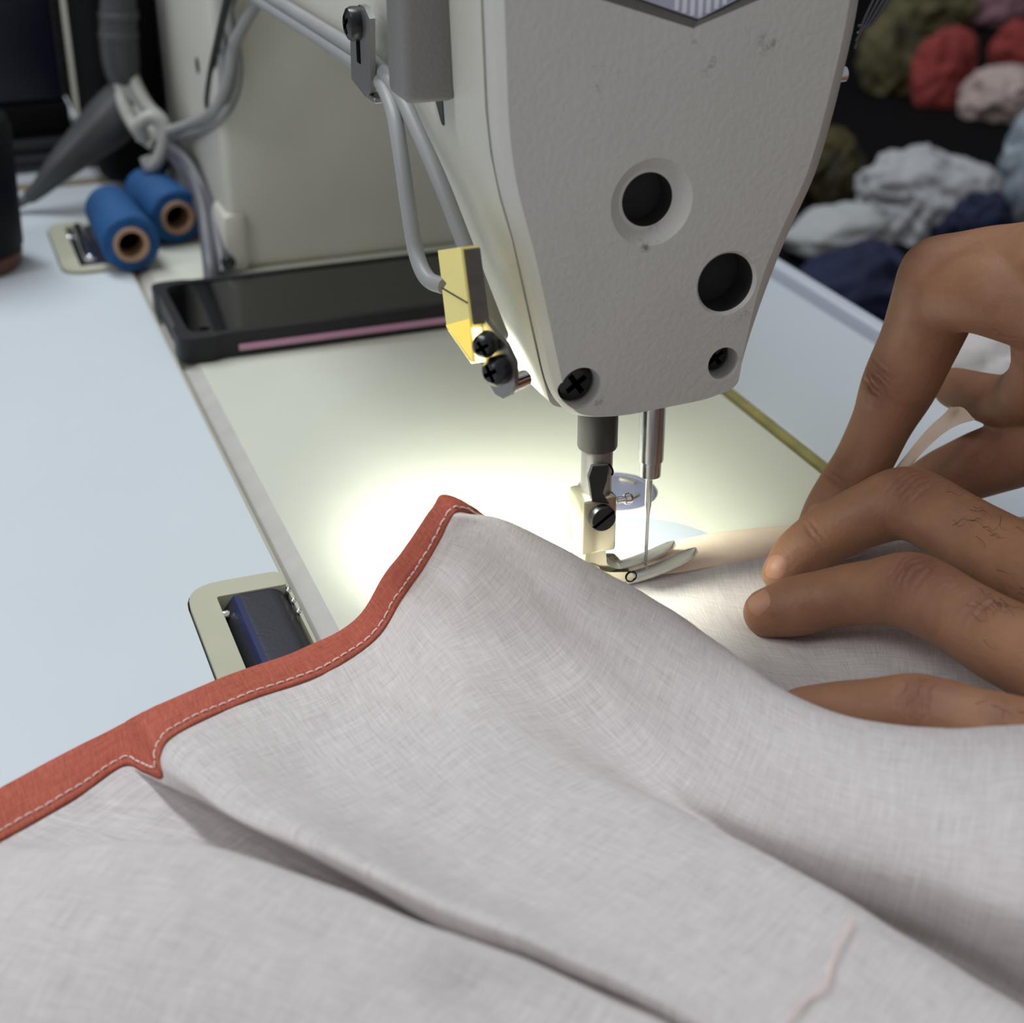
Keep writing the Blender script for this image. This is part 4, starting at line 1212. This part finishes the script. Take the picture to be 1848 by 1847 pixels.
def nail(hand, tree, px, py, tx, ty, w, l):
    """curved nail plate lying on the skin; (tx, ty) is a point further along the finger towards the tip"""
    c, n0 = hit(tree, px, py)
    d = atz(tx, ty, c.z - 2) - c; d = (d - n0 * d.dot(n0)).normalized(); s_ = d.cross(n0)
    bv, off = tree
    rows = []
    for i in range(11):
        v = i / 10 * 2 - 1; r = []
        for k in range(11):
            u = k / 10 * 2 - 1
            ww = w * math.sqrt(max(.08, 1 - abs(v) ** 4)) * u if abs(v) > .6 else w * u
            p = c + d * (v * l) + s_ * ww + n0 * 4
            loc, nn, _, _ = bv.ray_cast(p * S - off, -n0)
            q = (loc + off) / S if loc is not None else c + d * (v * l) + s_ * ww
            edge = max(abs(u), abs(v))
            r.append(q + n0 * (.28 * (1 - edge ** 6) - .06))
        rows.append(r)
    return link_mesh('nail', grid_mesh(rows, 'nail'), 'nail', hand)


def hairs(hand, tree, area, dirpx, n, seed):
    rnd = random.Random(seed); b = bmesh.new()
    for _ in range(n):
        x = rnd.gauss(area[0], area[2]); y = rnd.gauss(area[1], area[3])
        pts = []
        a = rnd.gauss(0, .35); L_ = rnd.uniform(18, 40)
        for k in range(4):
            t = k / 3
            aa = a + .5 * t * rnd.uniform(-1, 1)
            p, nn = hit(tree, x + (dirpx[0] * math.cos(aa) - dirpx[1] * math.sin(aa)) * L_ * t, y + (dirpx[0] * math.sin(aa) + dirpx[1] * math.cos(aa)) * L_ * t)
            if p is None: break
            pts.append(p + nn * (.05 + .35 * t * (1 - t) + .1 * t))
        if len(pts) == 4: tube([tuple(p) + (.055 - .012 * i,) for i, p in enumerate(pts)], .05, 4, 2, b)
    o = obj('hair', b, 'hair_dark', hand); o['kind'] = 'stuff'
    return o


LH = [
    [(1416, 1034, 7.5, 6.4), (1448, 1000, 11.5, 7.9), (1500, 962, 16.5, 8.5), (1565, 930, 22, 9.2), (1640, 910, 26.5, 10.4), (1715, 946, 28, 9.9), (1790, 990, 28, 10.3), (1900, 1056, 29, 11.5)],
    [(1386, 1106, 8, 6.8), (1432, 1095, 11, 8.0), (1500, 1080, 14.5, 8.1), (1570, 1070, 19, 8.6), (1648, 1068, 24, 10.0), (1730, 1112, 26, 9.6), (1800, 1152, 27, 10), (1925, 1218, 29, 11)],
    [(1448, 1290, 9, 6.6), (1520, 1288, 13, 7.6), (1590, 1284, 17, 7.9), (1660, 1284, 20, 8.6), (1760, 1308, 22, 8.3), (1850, 1332, 24, 8.8), (1985, 1382, 28, 10.5)],
    [(1890, 1500, 8, 6), (1940, 1488, 12, 7), (2000, 1480, 17, 7.5), (2100, 1480, 24, 9)],
    [(1930, 985, 14, 7.5), (1990, 1000, 18, 8.5), (2070, 1040, 24, 10), (2170, 1130, 30, 13)],
    [(1900, 1056, 29, 11.5), (2020, 1110, 32, 15), (2200, 1230, 36, 19), (2450, 1350, 40, 22), (2800, 1480, 46, 24)],
    [(1925, 1218, 29, 11), (2050, 1250, 32, 15), (2250, 1320, 36, 18), (2500, 1400, 40, 20)],
    [(1985, 1382, 28, 10.5), (2100, 1390, 32, 14), (2300, 1410, 36, 16), (2520, 1440, 40, 18)],
    [(2100, 1480, 24, 9), (2250, 1480, 30, 13), (2500, 1470, 38, 17)],
]
lcr = [
    (1642, 878, 34, 60, 45, 'knuckle', 8.5, .3, .55), (1758, 925, 36, 60, 32, 'fine', 9, 0, .1),
    (1645, 1030, 31, 70, 30, 'knuckle', 9.0, .4, .75), (1768, 1092, 33, 60, 32, 'fold', 6.5, .1, .3), (1720, 1060, 33, 60, 35, 'fine', 8, 0, .15),
    (1655, 1252, 26, 70, 12, 'knuckle', 6.5, .2, .6), (1820, 1290, 28, 70, 20, 'fine', 6, 0, .25),
    (1470, 960, 20, -50, 36, 'fold', 4.0, 0, .1), (1480, 1050, 20, -60, 14, 'fine', 4.0, 0, .1),
    (1385, 1085, 12, -40, 20, 'none', 5.5, 0, .45), (1405, 1020, 10, -20, 30, 'none', 5, 0, .4),
]
left = build_hand('left_hand', LH, .62, lcr, 'hand nearer the camera, fingertips pressing the cloth', smooth=9)
RH = [
    [(1466, 968, 8, 5.6), (1500, 915, 16, 7.5), (1552, 843, 27, 8.3), (1588, 770, 39, 8.8), (1620, 700, 50.5, 10.6), (1662, 610, 66, 11.2), (1702, 508, 84, 12.6)],
    [(1702, 508, 84, 12.6), (1790, 496, 88, 13), (1900, 500, 92, 15.5), (2060, 490, 100, 19), (2300, 430, 112, 25), (2700, 380, 125, 27)],
    [(1915, 492, 94, 12), (1900, 590, 80, 10.5), (1882, 680, 62, 9.2), (1830, 722, 48, 8.0), (1772, 716, 44, 7.2), (1722, 700, 42, 6.2)],
    [(2010, 470, 104, 12), (1990, 610, 84, 10), (1960, 700, 64, 9), (1900, 740, 50, 7.5)],
    [(2090, 470, 108, 11), (2080, 620, 90, 9), (2050, 700, 72, 8), (2000, 740, 58, 7)],
    [(1655, 884, 11, 7.4), (1700, 865, 16, 8.8), (1770, 838, 24, 10), (1850, 808, 33, 10.8), (1940, 760, 46, 13), (2040, 640, 72, 18), (2120, 520, 96, 22)],
    [(1690, 530, 80, 10.5), (1770, 525, 86, 11.5), (1860, 540, 87, 13), (1990, 556, 88, 18), (2150, 520, 98, 22)],
]
rcr = [
    (1585, 690, 55, -40, 80, 'knuckle', 7.0, .3, .55), (1520, 868, 26, -50, 80, 'fold', 4.5, 0, .25), (1640, 520, 86, -30, 90, 'none', 9, .4, .2),
    (1800, 600, 88, 40, 50, 'fine', 9, 0, .3), (1760, 800, 34, 60, -20, 'none', 14, 0, .7),
]
right = build_hand('right_hand', RH, .66, rcr, 'far hand, index finger pressing the tape down', smooth=16)
tl = surface(left); tr_ = surface(right)
nail(left, tl, 1398, 1022, 1386, 1044, 3.3, 3.6)
nail(left, tl, 1369, 1086, 1350, 1098, 3.4, 3.6)
nail(right, tr_, 1474, 934, 1455, 962, 3.6, 4.2)
hairs(left, tl, (1770, 925, 36, 22), (.92, .38), 22, 3)
hairs(left, tl, (1775, 1085, 34, 20), (.88, .47), 20, 4)
hairs(left, tl, (1820, 1285, 26, 10), (.96, .2), 8, 5)

# ------------------------------------------------------------------ heaps of cloth on a low bench beyond the table
bench = empty('bench', (1000, 1200, -750), 'low dark bench behind the sewing table carrying heaps of cloth', 'bench')
obj('bench_top', box(215, 1950, 200, 2300, -150, -120, 3), 'bench_dark', bench)
for lx, ly in ((240, 230), (1920, 230), (240, 2270), (1920, 2270)):
    obj('leg', box(lx - 20, lx + 20, ly - 20, ly + 20, -750, -150, 2), 'bench_dark', bench)


def heap(name, px, py, rxp, rzp, seed, m, label, cat, fold=.22, yaw=0.0, freq=2.2):
    """crumpled bundle of cloth: a lump with sharp ridged folds, flattened where it lies on the bench"""
    d0 = (atz(px, py + rzp * .6, -115) - CAM_C).dot(CAM_F)
    rx = rxp * d0 / F_PX; rz = rzp * d0 / F_PX; ry = rx * .8
    zc = -119 + rz * .55
    b = bmesh.new(); bmesh.ops.create_icosphere(b, subdivisions=5, radius=1)
    c = atz(px, py, zc); sd = Vector((seed * 3.7, seed * 1.3, seed * 7.1))
    for v in b.verts:
        p = v.co.copy()
        n1 = noise.noise(p * 1.1 + sd)
        q = p * freq + sd + Vector((n1, -n1, n1)) * .8
        rdg = 1 - abs(noise.noise(q)) * 2.2
        rdg2 = 1 - abs(noise.noise(q * 2.1 + Vector((9, 3, 1)))) * 2.2
        k = 1 + .28 * n1 + fold * (rdg - .4) + fold * .45 * (rdg2 - .4)
        x, y, z = p.x * k * rx, p.y * k * ry, max(p.z * k, -.55) * rz
        v.co = Vector((c.x + x * math.cos(yaw) - y * math.sin(yaw), c.y + x * math.sin(yaw) + y * math.cos(yaw), c.z + z))
    lo = min(v.co.z for v in b.verts)
    for v in b.verts: v.co.z = max(v.co.z, -119.5)
    o = obj(name, b, m, angle=180)
    tag(o, label, cat, 'cloth heaps on the bench behind the table')
    return o


heap('cloth_heap', 1545, 545, 128, 100, 1, 'navy_cloth', 'navy blue cloth bundle directly behind the table edge', 'cloth', fold=.14, yaw=.3)
heap('cloth_heap', 1752, 400, 78, 62, 12, 'navy_cloth', 'navy blue cloth bundle behind the knuckles of the far hand', 'cloth', fold=.12, yaw=.2)
heap('cloth_heap', 1520, 432, 100, 58, 3, 'grey_sheet', 'smooth light grey cloth lying behind the navy bundle', 'cloth', fold=.06)
heap('cloth_heap', 1668, 362, 128, 92, 4, 'white_rag', 'crumpled white cloth heap in the middle of the bench', 'cloth', fold=.16)
heap('cloth_heap', 1495, 315, 66, 80, 5, 'ochre_cloth', 'dark ochre cloth behind the smooth light grey cloth', 'cloth')
heap('cloth_heap', 1862, 330, 66, 120, 6, 'plastic_film', 'pale blue-grey wrapped bundle at the right edge', 'bundle', fold=.12)
heap('cloth_heap', 1612, 110, 58, 96, 7, 'olive_cloth', 'olive green cloth bundle at the top, left of the red one', 'cloth', yaw=-.5)
heap('cloth_heap', 1702, 140, 58, 84, 8, 'red_cloth', 'brick red cloth bundle beside the olive one', 'cloth', fold=.14)
heap('cloth_heap', 1818, 178, 82, 58, 9, 'pink_cloth', 'pale pink cloth heap at the upper right edge', 'cloth', fold=.14)
heap('cloth_heap', 1846, 98, 62, 54, 10, 'red_cloth', 'red cloth lying behind the pale pink heap', 'cloth', fold=.14)
heap('cloth_heap', 1792, 8, 78, 56, 11, 'mauve_cloth', 'mauve cloth at the very top right corner', 'cloth', fold=.14)
heap('cloth_heap', 1685, 15, 72, 56, 13, 'olive_cloth', 'olive cloth at the top edge behind the brick red bundle', 'cloth')
